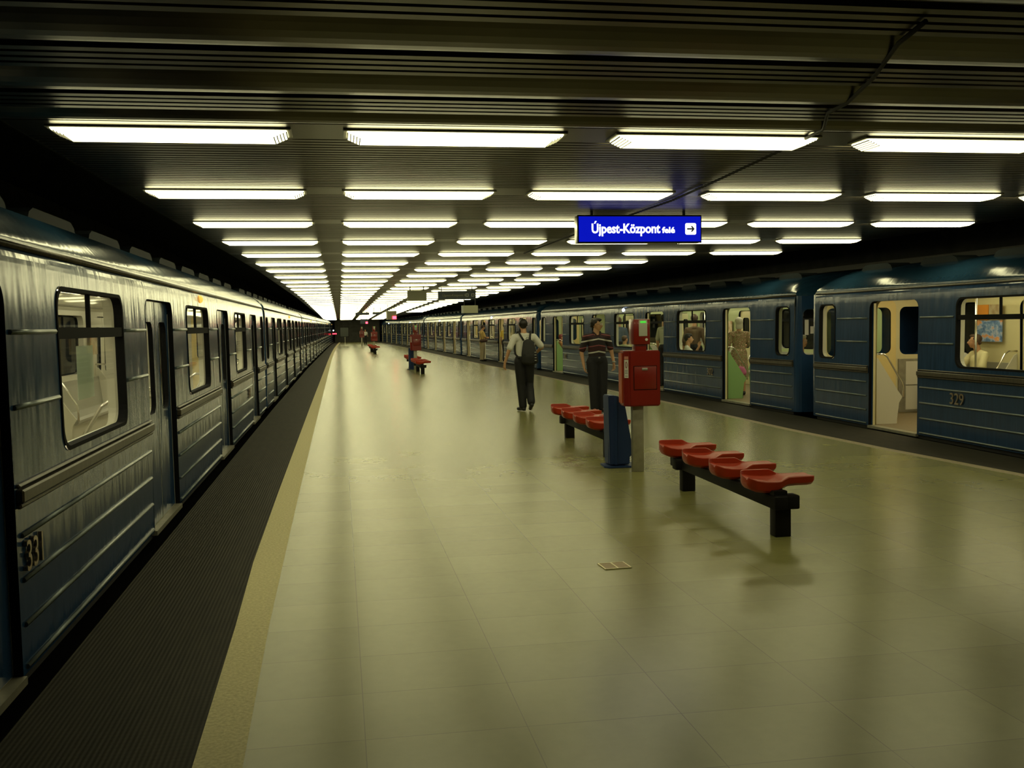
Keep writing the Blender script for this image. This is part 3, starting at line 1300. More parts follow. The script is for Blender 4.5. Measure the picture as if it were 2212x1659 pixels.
def make_box():
    """red information/validator cabinet with a smaller head, on a grey post."""
    r = empty('ticket_machine', (0, 0, 0))
    # post
    box('post', -.085, .03, -.02, .06, 0, .70, 'post', r, .004)
    # cabinet; local origin x=0 at world 3.06
    P = [(-.15, -.13), (.18, -.13), (.18, .11), (-.19, .11), (-.195, -.075)]
    prism('cabinet', P, .69, 1.262, 'redbox', r, 'z', .012)
    # separate rear shell visible on the left flank
    prism('rear_shell', [(-.204, -.045), (-.200, .12), (.187, .12), (.187, -.045)], .70, 1.258, 'redside', r, 'z', .02)
    d = box('door', -.100, .135, -.138, -.128, .865, 1.10, 'redbox', r, .003)
    bm = bmesh.new()
    for a in ((-.104, .139, -.1325, -.1300, 1.10, 1.106), (-.104, .139, -.1325, -.13, .859, .865), (-.106, -.100, -.1325, -.13, .86, 1.106), (.135, .141, -.1325, -.13, .86, 1.106)):
        add_box(bm, *a)
    mesh_obj('door_gap', bm, 'rubber', r)
    box('latch', -.02, .04, -.146, -.136, 1.06, 1.085, 'silver', d, .004)
    # sticker on chamfered corner
    c = Vector((-.1725, -.1025, 0))
    dirv = Vector((.045, -.055, 0)).normalized()
    nrm = Vector((-.055, -.045, 0)).normalized()
    bm = bmesh.new()
    for (a, b, z0, z1, off, mi) in ((-.026, .026, .985, 1.17, .0025, 0), (-.026, .026, 1.175, 1.205, .0025, 2), (-.018, .018, 1.03, 1.034, .0035, 1), (-.018, .018, 1.045, 1.049, .0035, 1), (-.018, .018, 1.06, 1.064, .0035, 1), (-.018, .018, 1.0, 1.004, .0035, 1)):
        v = [bm.verts.new(c + dirv * q + nrm * (off + .001) + Vector((0, 0, z))) for q, z in ((a, z0), (b, z0), (b, z1), (a, z1))]
        bm.faces.new(v).material_index = mi
    ring = []
    for k in range(16):
        a = 2 * PI * k / 16
        ring.append((math.cos(a), math.sin(a)))
    o1 = [bm.verts.new(c + dirv * (.014 * x) + nrm * .0045 + Vector((0, 0, 1.118 + .034 * y))) for x, y in ring]
    i1 = [bm.verts.new(c + dirv * (.007 * x) + nrm * .0045 + Vector((0, 0, 1.118 + .025 * y))) for x, y in ring]
    for k in range(16):
        bm.faces.new((o1[k], o1[(k + 1) % 16], i1[(k + 1) % 16], i1[k])).material_index = 3
    mesh_obj('sticker', bm, ['white', 'signink', 'pinklabel', 'redbox'], r)
    # neck and head
    box('neck', -.075, .045, -.10, .03, 1.255, 1.34, 'redbox', r, .006)
    h = box('head', -.10, .075, -.125, .05, 1.325, 1.585, 'redbox', r, .008)
    box('display_panel', -.045, .045, -.131, -.124, 1.41, 1.575, 'signgrey2', h, .003)
    box('green_display', -.03, .03, -.134, -.130, 1.545, 1.564, 'ledgreen', h)
    bm = bmesh.new()
    add_tube(bm, [(.035, -.124, 1.375), (.035, -.132, 1.375)], .014, 16)
    mesh_obj('button', bm, 'white', h)
    return r


def make_bin():
    r = empty('litter_bin', (0, 0, 0))
    # tall tapering body: straight left side, sloped shoulder and slanting right side
    P = [(-.135, .03), (-.145, .775), (-.075, .775), (-.03, .765), (.02, .715), (.045, .63), (.125, .16), (.115, .125), (.085, .12), (.085, .03)]
    bm = bmesh.new()
    add_prism(bm, P, -.10, .14, 'y')
    bmesh.ops.recalc_face_normals(bm, faces=bm.faces[:])
    bmesh.ops.bevel(bm, geom=bm.edges[:], offset=.01, segments=2, affect='EDGES')
    mesh_obj('body', bm, 'binblue', r, autosmooth=35)
    prism('front_panel', [(-.142, -.04), (-.06, -.13), (-.05, -.10), (-.13, -.03)], .03, .772, 'binblue', r, 'z', .004)
    prism('base_plate', [(-.20, -.09), (-.16, -.15), (.17, -.15), (.19, .16), (-.18, .16)], 0, .02, 'binblue', r, 'z', .005)
    return r


MT['polodark'] = mat('polo_collar', (.022, .014, .018), .8)
MT['bagbrown'] = mat('brown_coat', (.14, .09, .05), .8)
MT['pinktop'] = mat('pale_pink_top', (.62, .36, .28), .8)
MT['orangetop'] = mat('orange_top', (.5, .25, .1), .8)
MT['yellowtop'] = mat('bright_yellow_top', (.85, .60, .10), .8)
MT['pinklabel'] = mat('pink_label', (.62, .26, .2), .6)
MT['signgrey2'] = mat('grey_face_plate', (.48, .50, .42), .5)

bench = make_bench()
boxp = make_box()
binp = make_bin()
BL = [('red four-seat bench nearest the camera, right of the red cabinet post', 3.075, 6.78, -.012),
      ('red four-seat bench behind the blue litter bin, beside the man in the striped shirt', 3.03, 11.35, 0),
      ('small red bench in the middle distance, in front of the second red cabinet', 2.60, 32.9, 0),
      ('small red bench just behind the second red cabinet', 2.64, 37.3, 0),
      ('tiny far red bench in front of the third red cabinet', 1.98, 59.0, 0),
      ('tiny far red bench behind the third red cabinet', 1.95, 63.6, 0)]
for k, (lab, x, y, a) in enumerate(BL):
    o = bench if k == 0 else copy_tree(bench)
    o.location = (x, y, 0)
    o.rotation_euler = (0, 0, a)
    tag(o, lab, 'bench', 'red seat benches along the platform')
XL = [('large red ticket cabinet on a grey post between the two near benches', 3.06, 10.19),
      ('smaller red ticket cabinet in the middle distance between two benches', 2.66, 36.3),
      ('tiny far red ticket cabinet above the third pair of benches', 2.06, 62.3),
      ('farthest red ticket cabinet, beside the distant person', 1.83, 86.0)]
for k, (lab, x, y) in enumerate(XL):
    o = boxp if k == 0 else copy_tree(boxp)
    o.location = (x, y, 0)
    tag(o, lab, 'ticket machine', 'red ticket cabinets on posts')
NL = [('tall blue litter bin standing left of the nearest red cabinet', 2.955, 10.62), ('small distant blue litter bin by the second red cabinet', 2.56, 36.7)]
for k, (lab, x, y) in enumerate(NL):
    o = binp if k == 0 else copy_tree(binp)
    o.location = (x, y, 0)
    tag(o, lab, 'litter bin', 'blue litter bins')

# floor hatch plate
r = empty('floor_plate', (1.69, 6.23, 0), .06, 'small pale framed twin plate set into the tiles, left of the near bench', 'floor plate')
bm = bmesh.new()
for a in ((-.088, .088, .074, .082), (-.088, .088, -.082, -.074), (-.088, -.08, -.074, .074), (.08, .088, -.074, .074), (-.005, .005, -.074, .074)):
    add_box(bm, a[0], a[1], a[2], a[3], .0005, .006)
mesh_obj('frame', bm, 'whitestone', r)
for x0, x1 in ((-.08, -.005), (.005, .08)):
    box('cover', x0, x1, -.074, .074, .0005, .004, 'brownplate', r)

# ---------------------------------------------------------------- hanging signs


def hang(r, w_, ztop, Y, xs):
    for x in xs:
        h = zl(Y) + .06 - ztop
        if h > .0:
            box('hanger', x - .012, x + .012, -.012, .012, -.002, h, 'black', r)


Y = 10.3
r = empty('station_sign', (3.11, Y, 2.52), 0, 'blue lit hanging sign reading Újpest-Központ felé with an arrow', 'sign')
SW, SH = 1.335, .282
box('housing', -SW / 2, SW / 2, 0, .14, -SH / 2, SH / 2, 'silver', r, .004)
box('frame', -SW / 2 + .0, SW / 2, -.006, .01, -SH / 2 - .002, SH / 2 + .002, 'rubber', r)
box('lit_face', -SW / 2 + .012, SW / 2 - .012, -.012, -.004, -SH / 2 + .012, SH / 2 - .012, 'signblue', r)
text_mesh('lettering', 'Újpest-Központ', .135, 'signwhite', r, (-.525, -.014, -.04), (PI / 2, 0, 0), .002, .0035, fit=.735)
text_mesh('lettering', 'felé', .085, 'signwhite', r, (.235, -.014, -.04), (PI / 2, 0, 0), .002, .0025, fit=.14)
bm = bmesh.new()
v = [bm.verts.new((x, -.0155, z)) for x, z in rrect(.485, .605, -.06, .06, .018)]
bm.faces.new(v)
ic = mesh_obj('arrow_field', bm, 'signwhite', r)
bm = bmesh.new()
add_prism(bm, [(.505, -.008), (.505, .008), (.56, .008), (.545, .03), (.562, .03), (.588, 0), (.562, -.03), (.545, -.03), (.56, -.008)], -.018, -.0165, 'y')
bmesh.ops.recalc_face_normals(bm, faces=bm.faces[:])
mesh_obj('arrow', bm, 'signink', ic)
for x in (-.5, .5):
    box('hanger', x - .012, x + .012, .06, .085, SH / 2, SH / 2 + .07, 'black', r)

Y = 33.
r = empty('station_sign', (3.785, Y, 2.535), 0, 'unlit dark blue hanging sign with two pale icons in the distance', 'sign')
box('housing', -.615, .615, 0, .1, -.135, .135, 'signdark', r)
text_mesh('lettering', 'Újpest-Központ felé', .105, 'signgrey', r, (-.48, -.003, -.035), (PI / 2, 0, 0), .001)
for x in (.33, .52):
    box('icon', x - .05, x + .05, -.006, 0, -.05, .05, 'signoff', r)
    box('icon_mark', x - .025, x + .025, -.008, -.005, -.03, .03, 'signdark', r)
hang(r, 0, 2.67, Y, ())
for x in (-.5, .5):
    box('hanger', x - .012, x + .012, .04, .065, .134, .26, 'black', r)


def plain_sign(nm, lab, cat, x0, x1, z0, z1, Y, m, edge=None, red=None):
    r = empty(nm, ((x0 + x1) / 2, Y, (z0 + z1) / 2), 0, lab, cat)
    hw, hh = (x1 - x0) / 2, (z1 - z0) / 2
    box('housing', -hw, hw, 0, .12, -hh, hh, m, r)
    if edge:
        box('edge_trim', -hw - .02, -hw + .05, -.012, .1, -hh, hh, edge, r)
    if red:
        box('red_display', *red, r)
    top = zl(Y) + .06 - (z0 + z1) / 2
    for x in (-hw * .7, hw * .7):
        if top > hh:
            box('hanger', x - .015, x + .015, .04, .07, hh - .002, top, 'black', r)
    return r


plain_sign('sign_box', 'pale beige hanging sign seen from behind, left of the dark blue sign', 'sign', 2.183, 2.80, 2.38, 2.70, 33., 'signgrey')
plain_sign('sign_box', 'light grey hanging box above the right train in the distance', 'sign', 4.78, 5.41, 2.035, 2.335, 40., 'signgrey', 'signoff')
plain_sign('sign_box', 'narrow dark sign silhouetted against the far lights, left one', 'sign', .93, 1.73, 2.26, 2.40, 60., 'signdark')
plain_sign('sign_box', 'narrow dark sign silhouetted against the far lights, right one', 'sign', 1.92, 2.45, 2.28, 2.42, 60., 'signdark')
plain_sign('platform_clock', 'hanging dark clock box with red digits, left of the far grey box', 'clock', 2.50, 3.03, 1.93, 2.39, 55., 'signgrey', 'white', (.05, .25, -.02, -.001, -.2, -.05, 'redlamp'))
plain_sign('platform_clock', 'small farther hanging clock box with a red glow near the end wall', 'clock', 1.40, 1.92, 1.78, 2.10, 70., 'signdark', None, (.1, .24, -.02, -.001, -.15, -.03, 'redlamp'))

# far frame with a mirror at the platform end
r = empty('platform_mirror', (.40, 90, 0), 0, 'tall dark framed panel standing at the far platform end', 'mirror')
box('post', .02, .07, -.02, .03, 0, .75, 'post', r)
box('panel', -.35, .35, 0, .05, .75, 1.55, 'tv', r)
bm = bmesh.new()
for a in ((-.39, -.35, .72, 1.62), (.35, .39, .72, 1.62), (-.39, .39, 1.55, 1.60), (-.39, .39, .72, .76)):
    add_box(bm, a[0], a[1], -.02, .06, a[2], a[3])
mesh_obj('frame', bm, 'black', r)
# red and white signal lamps at the end of the left track
r = empty('signal_light', (Lx(100) + .20, 100, 0), 0, 'red signal lamps glowing at the far end of the left train', 'signal')
box('post', -.02, .02, 0, .05, 0, 1.25, 'black', r)
box('cross_bar', -.06, .34, 0, .04, .93, .99, 'black', r)
for x, z, m_ in ((0, .96, 'redlamp'), (.14, .96, 'redlamp'), (.28, .96, 'redlamp'), (.05, 1.28, 'whitelamp')):
    bm = bmesh.new()
    bmesh.ops.create_uvsphere(bm, u_segments=10, v_segments=8, radius=.055)
    o = mesh_obj('lamp', bm, m_, r, smooth=True)
    o.location = (x, -.05, z)

# conduit that sags along the ceiling
pts = [(2.15, 3.5), (2.217, 3.80), (2.42, 4.35), (2.578, 4.90), (2.60, 5.15), (2.80, 5.6), (2.826, 5.79), (2.87, 6.2), (2.90, 6.6), (3.0, 7.8), (3.098, 9.25), (3.08, 11), (3.075, 13.2), (3.1, 17)]
bm = bmesh.new()
add_tube(bm, [(x, y_, zl(y_) + .034) for x, y_ in pts], .010, 6)
tag(mesh_obj('ceiling_conduit', bm, 'pit'), 'thin dark conduit running diagonally along the ribbed metal ceiling', 'conduit')

# ---------------------------------------------------------------- people


def hull(bm_all, balls, subdiv=2):
    b = bmesh.new()
    for c, rr in balls:
        m_ = Matrix.Translation(c) @ Matrix.Diagonal((*(rr if isinstance(rr, tuple) else (rr, rr, rr)), 1))
        bmesh.ops.create_icosphere(b, subdivisions=subdiv, radius=1, matrix=m_)
    if len(balls) > 1:
        g = bmesh.ops.convex_hull(b, input=b.verts[:])
        dead = [e for e in g['geom_interior'] if isinstance(e, bmesh.types.BMVert)]
        bmesh.ops.delete(b, geom=dead, context='VERTS')
    me = bpy.data.meshes.new('t')
    b.to_mesh(me)
    b.free()
    bm_all.from_mesh(me)
    bpy.data.meshes.remove(me)


def blob(name, parts, voxel, m, parent, smooth=2, k=1.0):
    bm = bmesh.new()
    for p in parts:
        hull(bm, [(Vector(c), rr) for c, rr in p])
    bmesh.ops.recalc_face_normals(bm, faces=bm.faces[:])
    me = bpy.data.meshes.new(name)
    bm.to_mesh(me)
    bm.free()
    o = bpy.data.objects.new('tmp', me)
    COL.objects.link(o)
    md = o.modifiers.new('r', 'REMESH')
    md.mode = 'VOXEL'
    md.voxel_size = voxel
    if smooth:
        sm = o.modifiers.new('s', 'SMOOTH')
        sm.iterations = smooth
        sm.factor = .5
    dg = bpy.context.evaluated_depsgraph_get()
    me2 = bpy.data.meshes.new_from_object(o.evaluated_get(dg))
    bpy.data.objects.remove(o)
    bpy.data.meshes.remove(me)
    me2.name = name
    me2.materials.clear()
    me2.materials.append(MT[m])
    me2.transform(Matrix.Scale(k, 4))
    me2.polygons.foreach_set('use_smooth', [True] * len(me2.polygons))
    return link(bpy.data.objects.new(name, me2), parent)


STAND = dict(hipR=(-.09, 0, .93), hipL=(.09, 0, .93), kneeR=(-.10, -.02, .50), kneeL=(.10, -.02, .50), ankR=(-.105, .02, .09), ankL=(.105, .02, .09),
             toeR=(-.125, -.15, .03), toeL=(.125, -.15, .03), pelvis=(0, 0, .99), waist=(0, 0, 1.12), chest=(0, 0, 1.32), neck=(0, .015, 1.48),
             head=(0, -.005, 1.645), shR=(-.185, .01, 1.395), shL=(.185, .01, 1.395), elR=(-.25, .03, 1.12), elL=(.25, .03, 1.12),
             wrR=(-.27, -.03, .89), wrL=(.27, -.03, .89), hdR=(0, -.12, -1), hdL=(0, -.12, -1))
SIT = dict(STAND, hipR=(-.09, .10, .52), hipL=(.09, .10, .52), kneeR=(-.12, -.34, .52), kneeL=(.12, -.34, .52), ankR=(-.12, -.33, .09), ankL=(.12, -.33, .09),
           toeR=(-.13, -.50, .03), toeL=(.13, -.50, .03), pelvis=(0, .08, .58), waist=(0, .08, .72), chest=(0, .07, .92), neck=(0, .07, 1.08), head=(0, .04, 1.245),
           shR=(-.185, .08, 1.02), shL=(.185, .08, 1.02), elR=(-.24, -.02, .76), elL=(.24, -.02, .76), wrR=(-.15, -.24, .66), wrL=(.15, -.24, .66), hdR=(.2, -1, -.2), hdL=(-.2, -1, -.2))


def hand_parts(wr, d, inward, curl=.5):
    wr = Vector(wr)
    d = Vector(d).normalized()
    inn = Vector(inward).normalized()
    side = d.cross(inn).normalized()     # across the palm
    ps = [[(wr, .026), (wr + d * .03, (.024, .024, .024))]]
    pc = wr + d * .055
    ps.append([(wr + d * .02 + side * .016, .016), (wr + d * .02 - side * .016, .016), (pc + d * .035 + side * .03, .013), (pc + d * .035 - side * .03, .013)])
    for q, ln in zip((-.031, -.0105, .0105, .031), (.052, .062, .066, .05)):
        a = pc + d * .035 + side * q
        b = a + (d * (1 - curl * .5) + inn * curl * .6).normalized() * ln * .5
        c = b + (d * (1 - curl) + inn * curl * 1.2).normalized() * ln * .55
        ps.append([(a, .0105), (b, .0095)])
        ps.append([(b, .0095), (c, .0078)])
    s0 = -1
    a = wr + d * .035 + side * s0 * .03
    b = a + (side * s0 * .6 + d + inn * .5).normalized() * .036
    ps.append([(a, .013), (b, .011)])
    ps.append([(b, .011), (b + (d + inn * .5).normalized() * .028, .009)])
    return ps


def person(loc, rz, H, J, label, skin='skin', hair='hairk', top='shirtw', legs='navy', shoe='shoe', voxel=.009, yaw=0, tilt=0, sleeve=.75,
           girth=1.0, hairvol=1.0, long_hair=False, dress=False, z0=0, tuck=True, hands=True, lowvox=None):
    k = H / 1.75
    r = empty('person', (loc[0], loc[1], z0), rz, label, 'person')
    V = {a: Vector(b) for a, b in J.items()}
    hc = V['head']
    RM = Matrix.Rotation(tilt, 3, 'X')
    RM = Matrix.Rotation(yaw, 3, 'Z') @ RM

    def h(x, y, z):
        return hc + RM @ Vector((x, y, z))
    g = girth
    P = []
    P.append([(V['pelvis'], (.14 * g, .10 * g, .10)), (V['waist'], (.125 * g, .09 * g, .10))])
    P.append([(V['waist'], (.125 * g, .09 * g, .10)), (V['chest'], (.15, .10, .13))])
    P.append([(V['shR'], .048), (V['shL'], .048), (V['chest'], .09)])
    P.append([(V['neck'] - Vector((0, 0, .04)), .062), (hc + Vector((0, .02, -.05)), .05)])
    P.append([(h(0, .015, .025), (.074, .092, .085))])
    P.append([(h(0, -.02, -.02), (.064, .068, .07)), (h(0, -.045, -.075), (.036, .034, .030))])
    P.append([(h(0, -.085, .012), .008), (h(0, -.108, -.022), .0125)])
    P.append([(h(-.012, -.098, -.027), .008), (h(.012, -.098, -.027), .008)])
    for s in (-1, 1):
        P.append([(h(s * .077, .012, .008), (.007, .017, .026))])
        P.append([(h(s * .03, -.082, .028), (.018, .010, .007))])
    P.append([(h(0, -.086, -.052), (.022, .009, .005))])
    for s in 'RL':
        P.append([(V['sh' + s], .05), (V['el' + s], .039)])
        P.append([(V['el' + s], .039), (V['wr' + s], .026)])
        if hands:
            inn = Vector((1 if s == 'R' else -1, -.3, 0))
            d = Vector(J['hd' + s]).normalized()
            inn = (inn - d * inn.dot(d)).normalized()
            P += hand_parts(V['wr' + s], d, inn if s == 'R' else inn, .55)
        P.append([(V['hip' + s], .082), (V['knee' + s], .052)])
        P.append([(V['knee' + s], .052), (V['ank' + s], .036)])
        P.append([(V['ank' + s], .036), (V['toe' + s], .026)])
    blob('body', P, voxel, skin, r, 2, k)
    # hair
    e = .012 * hairvol
    Hh = [[(h(0, .034, .044), (.075 + e, .082 + e, .078 + e))]]
    Hh.append([(h(0, -.035, .092), (.06, .038 + e, .025 + e)), (h(0, .02, .1), (.06, .05, .022 + e))])
    Hh.append([(h(0, .062, -.02), (.062, .04, .04))])
    for s in (-1, 1):
        Hh.append([(h(s * .070, -.012, .052), (.011, .018, .024)), (h(s * .066, .045, .02), (.016, .03, .04))])
    if long_hair:
        Hh.append([(h(0, .045, 0), (.088, .06, .09)), (h(0, .055, -.10), (.085, .05, .05))])
    # keep the hairline above the brow: cut anything in front of the face
    blob('hair', Hh, max(voxel, .008), hair, r, 2, k)
    for s in (-1, 1):
        bm = bmesh.new()
        bmesh.ops.create_uvsphere(bm, u_segments=10, v_segments=8, radius=.0105 * k)
        o = mesh_obj('eye', bm, 'eye', r, smooth=True)
        o.location = h(s * .030, -.080, .012) * k
        bm = bmesh.new()
        bmesh.ops.create_uvsphere(bm, u_segments=8, v_segments=6, radius=.0055 * k)
        q = mesh_obj('iris', bm, 'iris', o, smooth=True)
        q.location = (RM @ Vector((0, -.0075, 0))) * k
        blob('eyebrow', [[(h(s * .018, -.093, .036), .005), (h(s * .045, -.082, .036), .004)]], .004, hair, r, 0, k)
    blob('mouth', [[(h(-.02, -.089, -.052), .006), (h(0, -.093, -.050), .007), (h(.02, -.089, -.052), .006)]], .004, 'lip', r, 1, k)
    # clothes
    T = []
    hem = V['pelvis'] + (V['pelvis'] - V['waist']) * (.15 if tuck else .75)
    T.append([(hem, ((.140 if tuck else .158) * g, (.10 if tuck else .118) * g, .07)), (V['waist'], (.147 * g, .112 * g, .09))])
    T.append([(V['waist'], (.147 * g, .112 * g, .09)), (V['chest'], (.168, .118, .12))])
    T.append([(V['shR'], .062), (V['shL'], .062), (V['chest'], (.15, .11, .08))])
    T.append([(V['shR'] * .55 + V['shL'] * .45 + Vector((0, .01, .03)), .055), (V['shL'] * .55 + V['shR'] * .45 + Vector((0, .01, .03)), .055), (V['shR'], .058), (V['shL'], .058)])
    T.append([(V['neck'] + Vector((0, .012, -.045)), (.075, .07, .03)), (V['neck'] + Vector((0, .012, -.01)), (.064, .062, .012))])
    for s in 'RL':
        a, b = V['sh' + s], V['el' + s]
        c = a + (b - a) * min(1, sleeve)
        T.append([(a, .064), (c, .064)])
        if sleeve > 1:
            w2 = V['wr' + s]
            T.append([(b, .055), (b + (w2 - b) * (sleeve - 1), .042)])
    if dress:
        T.append([(V['pelvis'], (.18 * g, .14 * g, .1)), ((0, 0, .62), (.20 * g, .17 * g, .03)), ((0, 0, .42), (.21 * g, .18, .02))])
    blob('top', T, max(voxel, .01), top, r, 3, k)
    if not dress:
        Q = [[(V['pelvis'] + Vector((0, 0, .03)), (.156 * g, .118 * g, .045)), (V['pelvis'] + Vector((0, 0, -.03)), (.162 * g, .122 * g, .06)), (V['hipR'], .10), (V['hipL'], .10)]]
        for s in 'RL':
            Q.append([(V['hip' + s], .112), (V['knee' + s], .085)])
            Q.append([(V['knee' + s], .085), (V['ank' + s] + (V['knee' + s] - V['ank' + s]) * .04, .076)])
        blob('trousers', Q, max(voxel, .01), legs, r, 3, k)
    for s in 'RL':
        a, t = V['ank' + s], V['toe' + s]
        dv = (t - a)
        heel = a + Vector((0, 0, -.045)) - Vector((dv.x, dv.y, 0)).normalized() * .035
        blob('shoe', [[(heel, .042), (a + Vector((0, 0, -.03)), .045)], [(heel, .036), (t + Vector((0, 0, .008)), .034)], [(a + Vector((0, 0, -.02)), .04), (t + Vector((0, 0, .008)), .034)]], max(voxel, .009), shoe, r, 1, k)
    return r, k, h, V


# 1. man walking away with a backpack
J = dict(STAND)
J.update(kneeL=(.07, -.01, .50), ankL=(.045, .02, .09), toeL=(.10, -.14, .03),
         hipR=(-.09, 0, .93), kneeR=(-.10, -.07, .51), ankR=(-.085, .15, .17), toeR=(-.085, .06, .04),
         elL=(.30, .05, 1.16), wrL=(.375, .0, .92), hdL=(.12, -.1, -1),
         elR=(-.335, .03, 1.20), wrR=(-.26, -.20, 1.07), hdR=(.5, -.9, .1),
         head=(.01, -.03, 1.605), neck=(0, .005, 1.46))
r, k, h, V = person((3.24, 17.9), PI + .05, 1.665, J, 'man in white short-sleeved shirt walking away with a black backpack', top='shirtw', legs='navy', hair='hairk', voxel=.0085, yaw=-.12, tilt=.08, sleeve=.85, tuck=True, girth=1.14)
K = k
bp = blob('backpack', [[((-.04, .17, 1.27), (.11, .05, .09)), ((-.05, .20, 1.08), (.155, .08, .10)), ((-.06, .20, .94), (.165, .085, .07))],
                       [((-.06, .255, 1.02), (.12, .035, .08)), ((-.06, .25, .93), (.12, .035, .05))]], .009, 'pack', r, 3, K)
for s in (-1, 1):
    tube('backpack_strap', [tuple(Vector(p) * K) for p in ((s * .06 - .02, .14, 1.33), (s * .09, .11, 1.42), (s * .115, .06, 1.495), (s * .12, 0, 1.50), (s * .13, -.10, 1.42), (s * .15, -.13, 1.25), (s * .17, -.02, 1.08), (s * .13, .12, 1.0))], .019 * K, 'pack', r, 6)
tube('backpack_handle', [tuple(Vector(p) * K) for p in ((-.06, .155, 1.36), (-.05, .16, 1.39), (-.01, .16, 1.39), (0, .155, 1.36))], .007, 'packstrip', r, 6)
for q in range(4):
    z = (.955 + q * .05) * K
    box('reflective_tab', -.165 * K, -.13 * K, .278 * K, .286 * K, z, z + .012, 'packstrip', r)

# 2. man in striped polo facing the camera, head turned to his left
J = dict(STAND)
J.update(head=(0, -.005, 1.598), neck=(0, .015, 1.45), hipR=(-.09, 0, .93), kneeR=(-.075, -.02, .50), ankR=(-.05, .02, .09), toeR=(-.09, -.14, .03), kneeL=(.10, -.02, .50), ankL=(.10, .02, .09),
         shR=(-.20, .01, 1.385), shL=(.20, .01, 1.385), elR=(-.275, .04, 1.11), wrR=(-.255, -.03, .87), hdR=(.15, -.15, -1), elL=(.275, .02, 1.14), wrL=(.30, -.06, .90), hdL=(-.05, -.15, -1))
r, k, h, V = person((4.33, 16.95), .05, 1.665, J, 'man in dark striped polo shirt and glasses standing behind the blue bin', top='polo', legs='jeans', hair='hairk', voxel=.008, yaw=1.05, tilt=.03, sleeve=.80, girth=1.12, hairvol=1.1, tuck=True)
gl = []
for s in (-1, 1):
    ring = [tuple(h(s * .031 + .024 * math.cos(a), -.098, .012 + .018 * math.sin(a)) * k) for a in [2 * PI * q / 14 for q in range(15)]]
    tube('glasses', ring, .0022, 'chrome', r, 5)
tube('glasses_arm', [tuple(h(-.055, -.095, .015) * k), tuple(h(-.08, -.02, .015) * k)], .002, 'chrome', r, 5)
tube('glasses_arm', [tuple(h(.055, -.095, .015) * k), tuple(h(.08, -.02, .015) * k)], .002, 'chrome', r, 5)
wv = V['wrL'] * k
tube('wristwatch', [tuple(wv + Vector((0, 0, .018))), tuple(wv + Vector((0, 0, .04)))], .035, 'silver', r, 12)
box('belt_buckle', -.016, .016, -.137, -.129, .955, .975, 'silver', r)
blob('collar', [[((-.035, -.085, 1.425), .011), ((-.07, -.01, 1.47), .015)], [((.035, -.085, 1.425), .011), ((.07, -.01, 1.47), .015)],
                [((-.07, -.01, 1.47), .015), ((-.05, .06, 1.48), .015)], [((.07, -.01, 1.47), .015), ((.05, .06, 1.48), .015)], [((-.05, .06, 1.48), .015), ((.05, .06, 1.48), .015)]], .007, 'polodark', r, 1, k)

# 3. person in yellow with a brown bag by the far train
J = dict(STAND)
J.update(elR=(-.23, -.06, 1.16), wrR=(-.10, -.24, 1.12), hdR=(.5, -1, .2), elL=(.23, -.06, 1.16), wrL=(.10, -.25, 1.10), hdL=(-.4, -1, .2), head=(0, -.06, 1.62))
r, k, h, V = person((6.05, 43.6), PI / 2 + .25, 1.56, J, 'person in yellow top and khaki trousers with a brown bag beside the far train', top='yellow', legs='khaki', hair='hairb', voxel=.012, sleeve=.8, tilt=.2, tuck=False)
blob('shoulder_bag', [[((-.19, -.12, 1.0), (.06, .10, .08)), ((-.19, .14, .98), (.06, .08, .08))]], .012, 'bag', r, 2, k)
tube('bag_strap', [tuple(Vector(p) * k) for p in ((-.22, -.1, 1.05), (-.12, -.12, 1.3), (.06, -.02, 1.50), (-.05, .13, 1.35), (-.22, .12, 1.05))], .012, 'bag', r, 5)

# 4. distant person by the last cabinet
person((2.27, 92.5), .3, 1.36, STAND, 'distant person in white top and dark trousers near the farthest red cabinet', top='shirtw', legs='navy', voxel=.02, hands=False)


def passenger(x, Y, z0, rz, H, J, label, **kw):
    kw.setdefault('voxel', .012)
    return person((x, Y), rz, H, J, label, z0=z0, **kw)


FZ = .035
# 5. white-haired woman in patterned dress inside car 302
r, k, h, V = passenger(8.02, 19.72, FZ, PI - .3, 1.56, dict(STAND, elR=(-.24, -.05, 1.17), wrR=(-.2, -.25, 1.12), hdR=(.2, -1, 0)), 'white-haired woman in patterned dress standing inside the open door of the green car', hair='hairw', top='dress', dress=True, sleeve=1.5, hairvol=1.9, long_hair=True, girth=1.05, voxel=.01)
blob('pink_bag', [[((-.01, .31, .60), (.10, .06, .08)), ((-.05, .30, .53), (.11, .06, .07))]], .012, 'pink', r, 2, k)
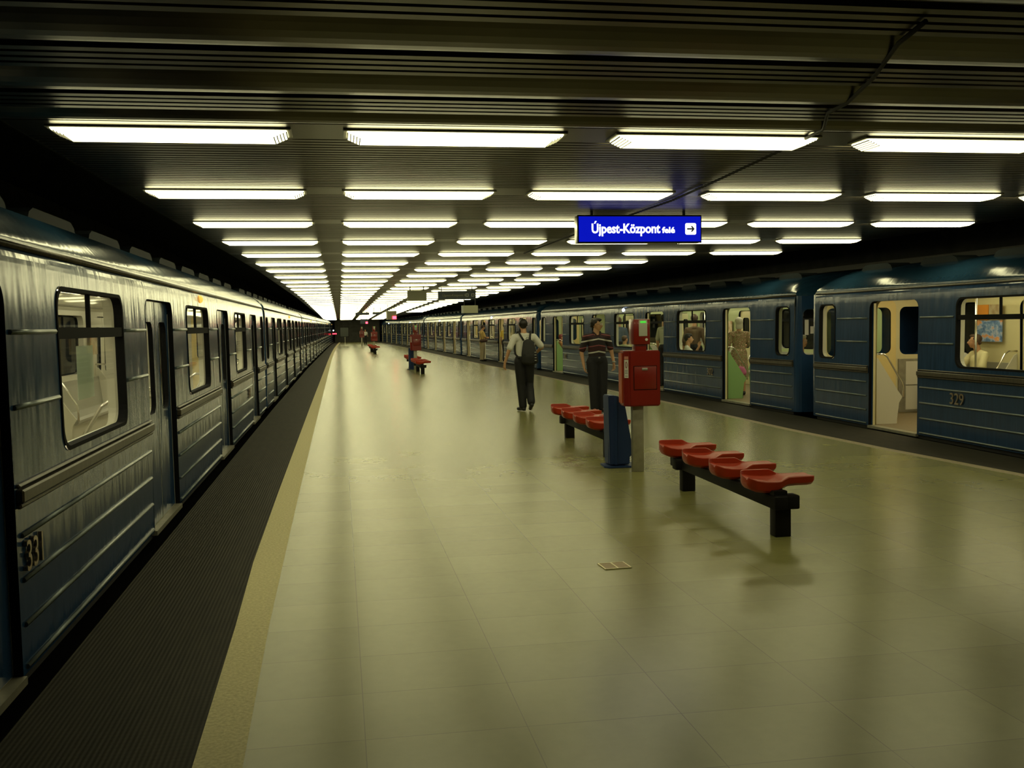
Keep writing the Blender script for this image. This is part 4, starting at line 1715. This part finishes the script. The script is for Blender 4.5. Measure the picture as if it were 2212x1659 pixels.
# 6. seated man and companion seen through the big window of 329
passenger(9.42, 13.98, FZ, PI * -.5 - .1, 1.62, dict(SIT, elR=(-.26, -.10, .80), wrR=(-.10, -.16, 1.05), hdR=(.3, -.3, 1), head=(-.02, .02, 1.235)), 'seated man in cream shirt with short grey hair, behind the large window of car 329', skin='skin2', hair='hairb', top='lime', legs='khaki', sleeve=.7, yaw=-.45, hairvol=.2, voxel=.009)
passenger(9.42, 14.52, FZ, PI * -.5 + .3, 1.56, dict(SIT, head=(0, -.10, 1.17), neck=(0, .02, 1.06)), 'seated passenger leaning forward, left of the man in cream shirt in car 329', skin='skin2', hair='hairw', top='shirtw', legs='khaki', sleeve=.7, tilt=.5, hairvol=.1)
# 7. white-haired passenger behind the end window of 302
passenger(7.88, 16.45, FZ, PI / 2 - .5, 1.60, SIT, 'white-haired passenger seated behind the end window of car 302', hair='hairw', top='shirtw', legs='khaki', sleeve=.8, yaw=-.6)
# 8. seated dark-haired man at the first window of 302
passenger(7.55, 21.30, FZ, PI / 2 - .3, 1.60, dict(SIT, elL=(.24, -.10, .85), wrL=(.1, -.2, 1.05), hdL=(-.1, -.2, 1)), 'seated dark-haired man in white shirt behind the first window of car 302', hair='hairk', top='shirtw', legs='navy', sleeve=.8)
passenger(8.25, 23.0, FZ, PI / 2 + 1.2, 1.66, STAND, 'standing passenger with brown hair deeper inside car 302, behind the seated dark-haired man', hair='hairb', top='bagbrown', legs='navy', sleeve=1.4, hairvol=2)
# 9. standing man at the second door of 302
passenger(7.52, 22.98, FZ, PI / 2 + .4, 1.68, STAND, 'standing man in grey-green shirt in the doorway behind the red cabinet', hair='hairk', top='shirtg', legs='navy', sleeve=.8)
# 10-11 window by the striped man
passenger(7.52, 26.3, FZ, PI / 2 + .5, 1.50, SIT, 'seated brown-haired passenger in the window left of the red cabinet head', hair='hairb', top='shirtg', legs='navy')
passenger(7.95, 28.5, FZ, PI * .9, 1.66, STAND, 'standing passenger in blue shirt in the window between striped man and red cabinet', hair='hairb', top='shirtb', legs='navy', sleeve=1.6)
passenger(7.60, 28.3, FZ, 2.2, 1.45, STAND, 'passenger in pale pink top just behind the shoulder of the striped man', hair='hairb', top='pinktop', legs='navy')
# 13 red hair at door 4
passenger(7.17, 32.55, FZ, PI / 2, 1.50, SIT, 'red-haired passenger seated beside the open door left of the striped man', hair='hairr', top='orangetop', legs='navy', long_hair=True)
# 14 yellow top in the doorway of the third car
passenger(6.70, 41.35, FZ, PI / 2 + .6, 1.55, STAND, 'passenger in bright yellow top and dark skirt in the doorway left of the walking man', skin='skin2', hair='hairb', top='yellowtop', legs='navy')
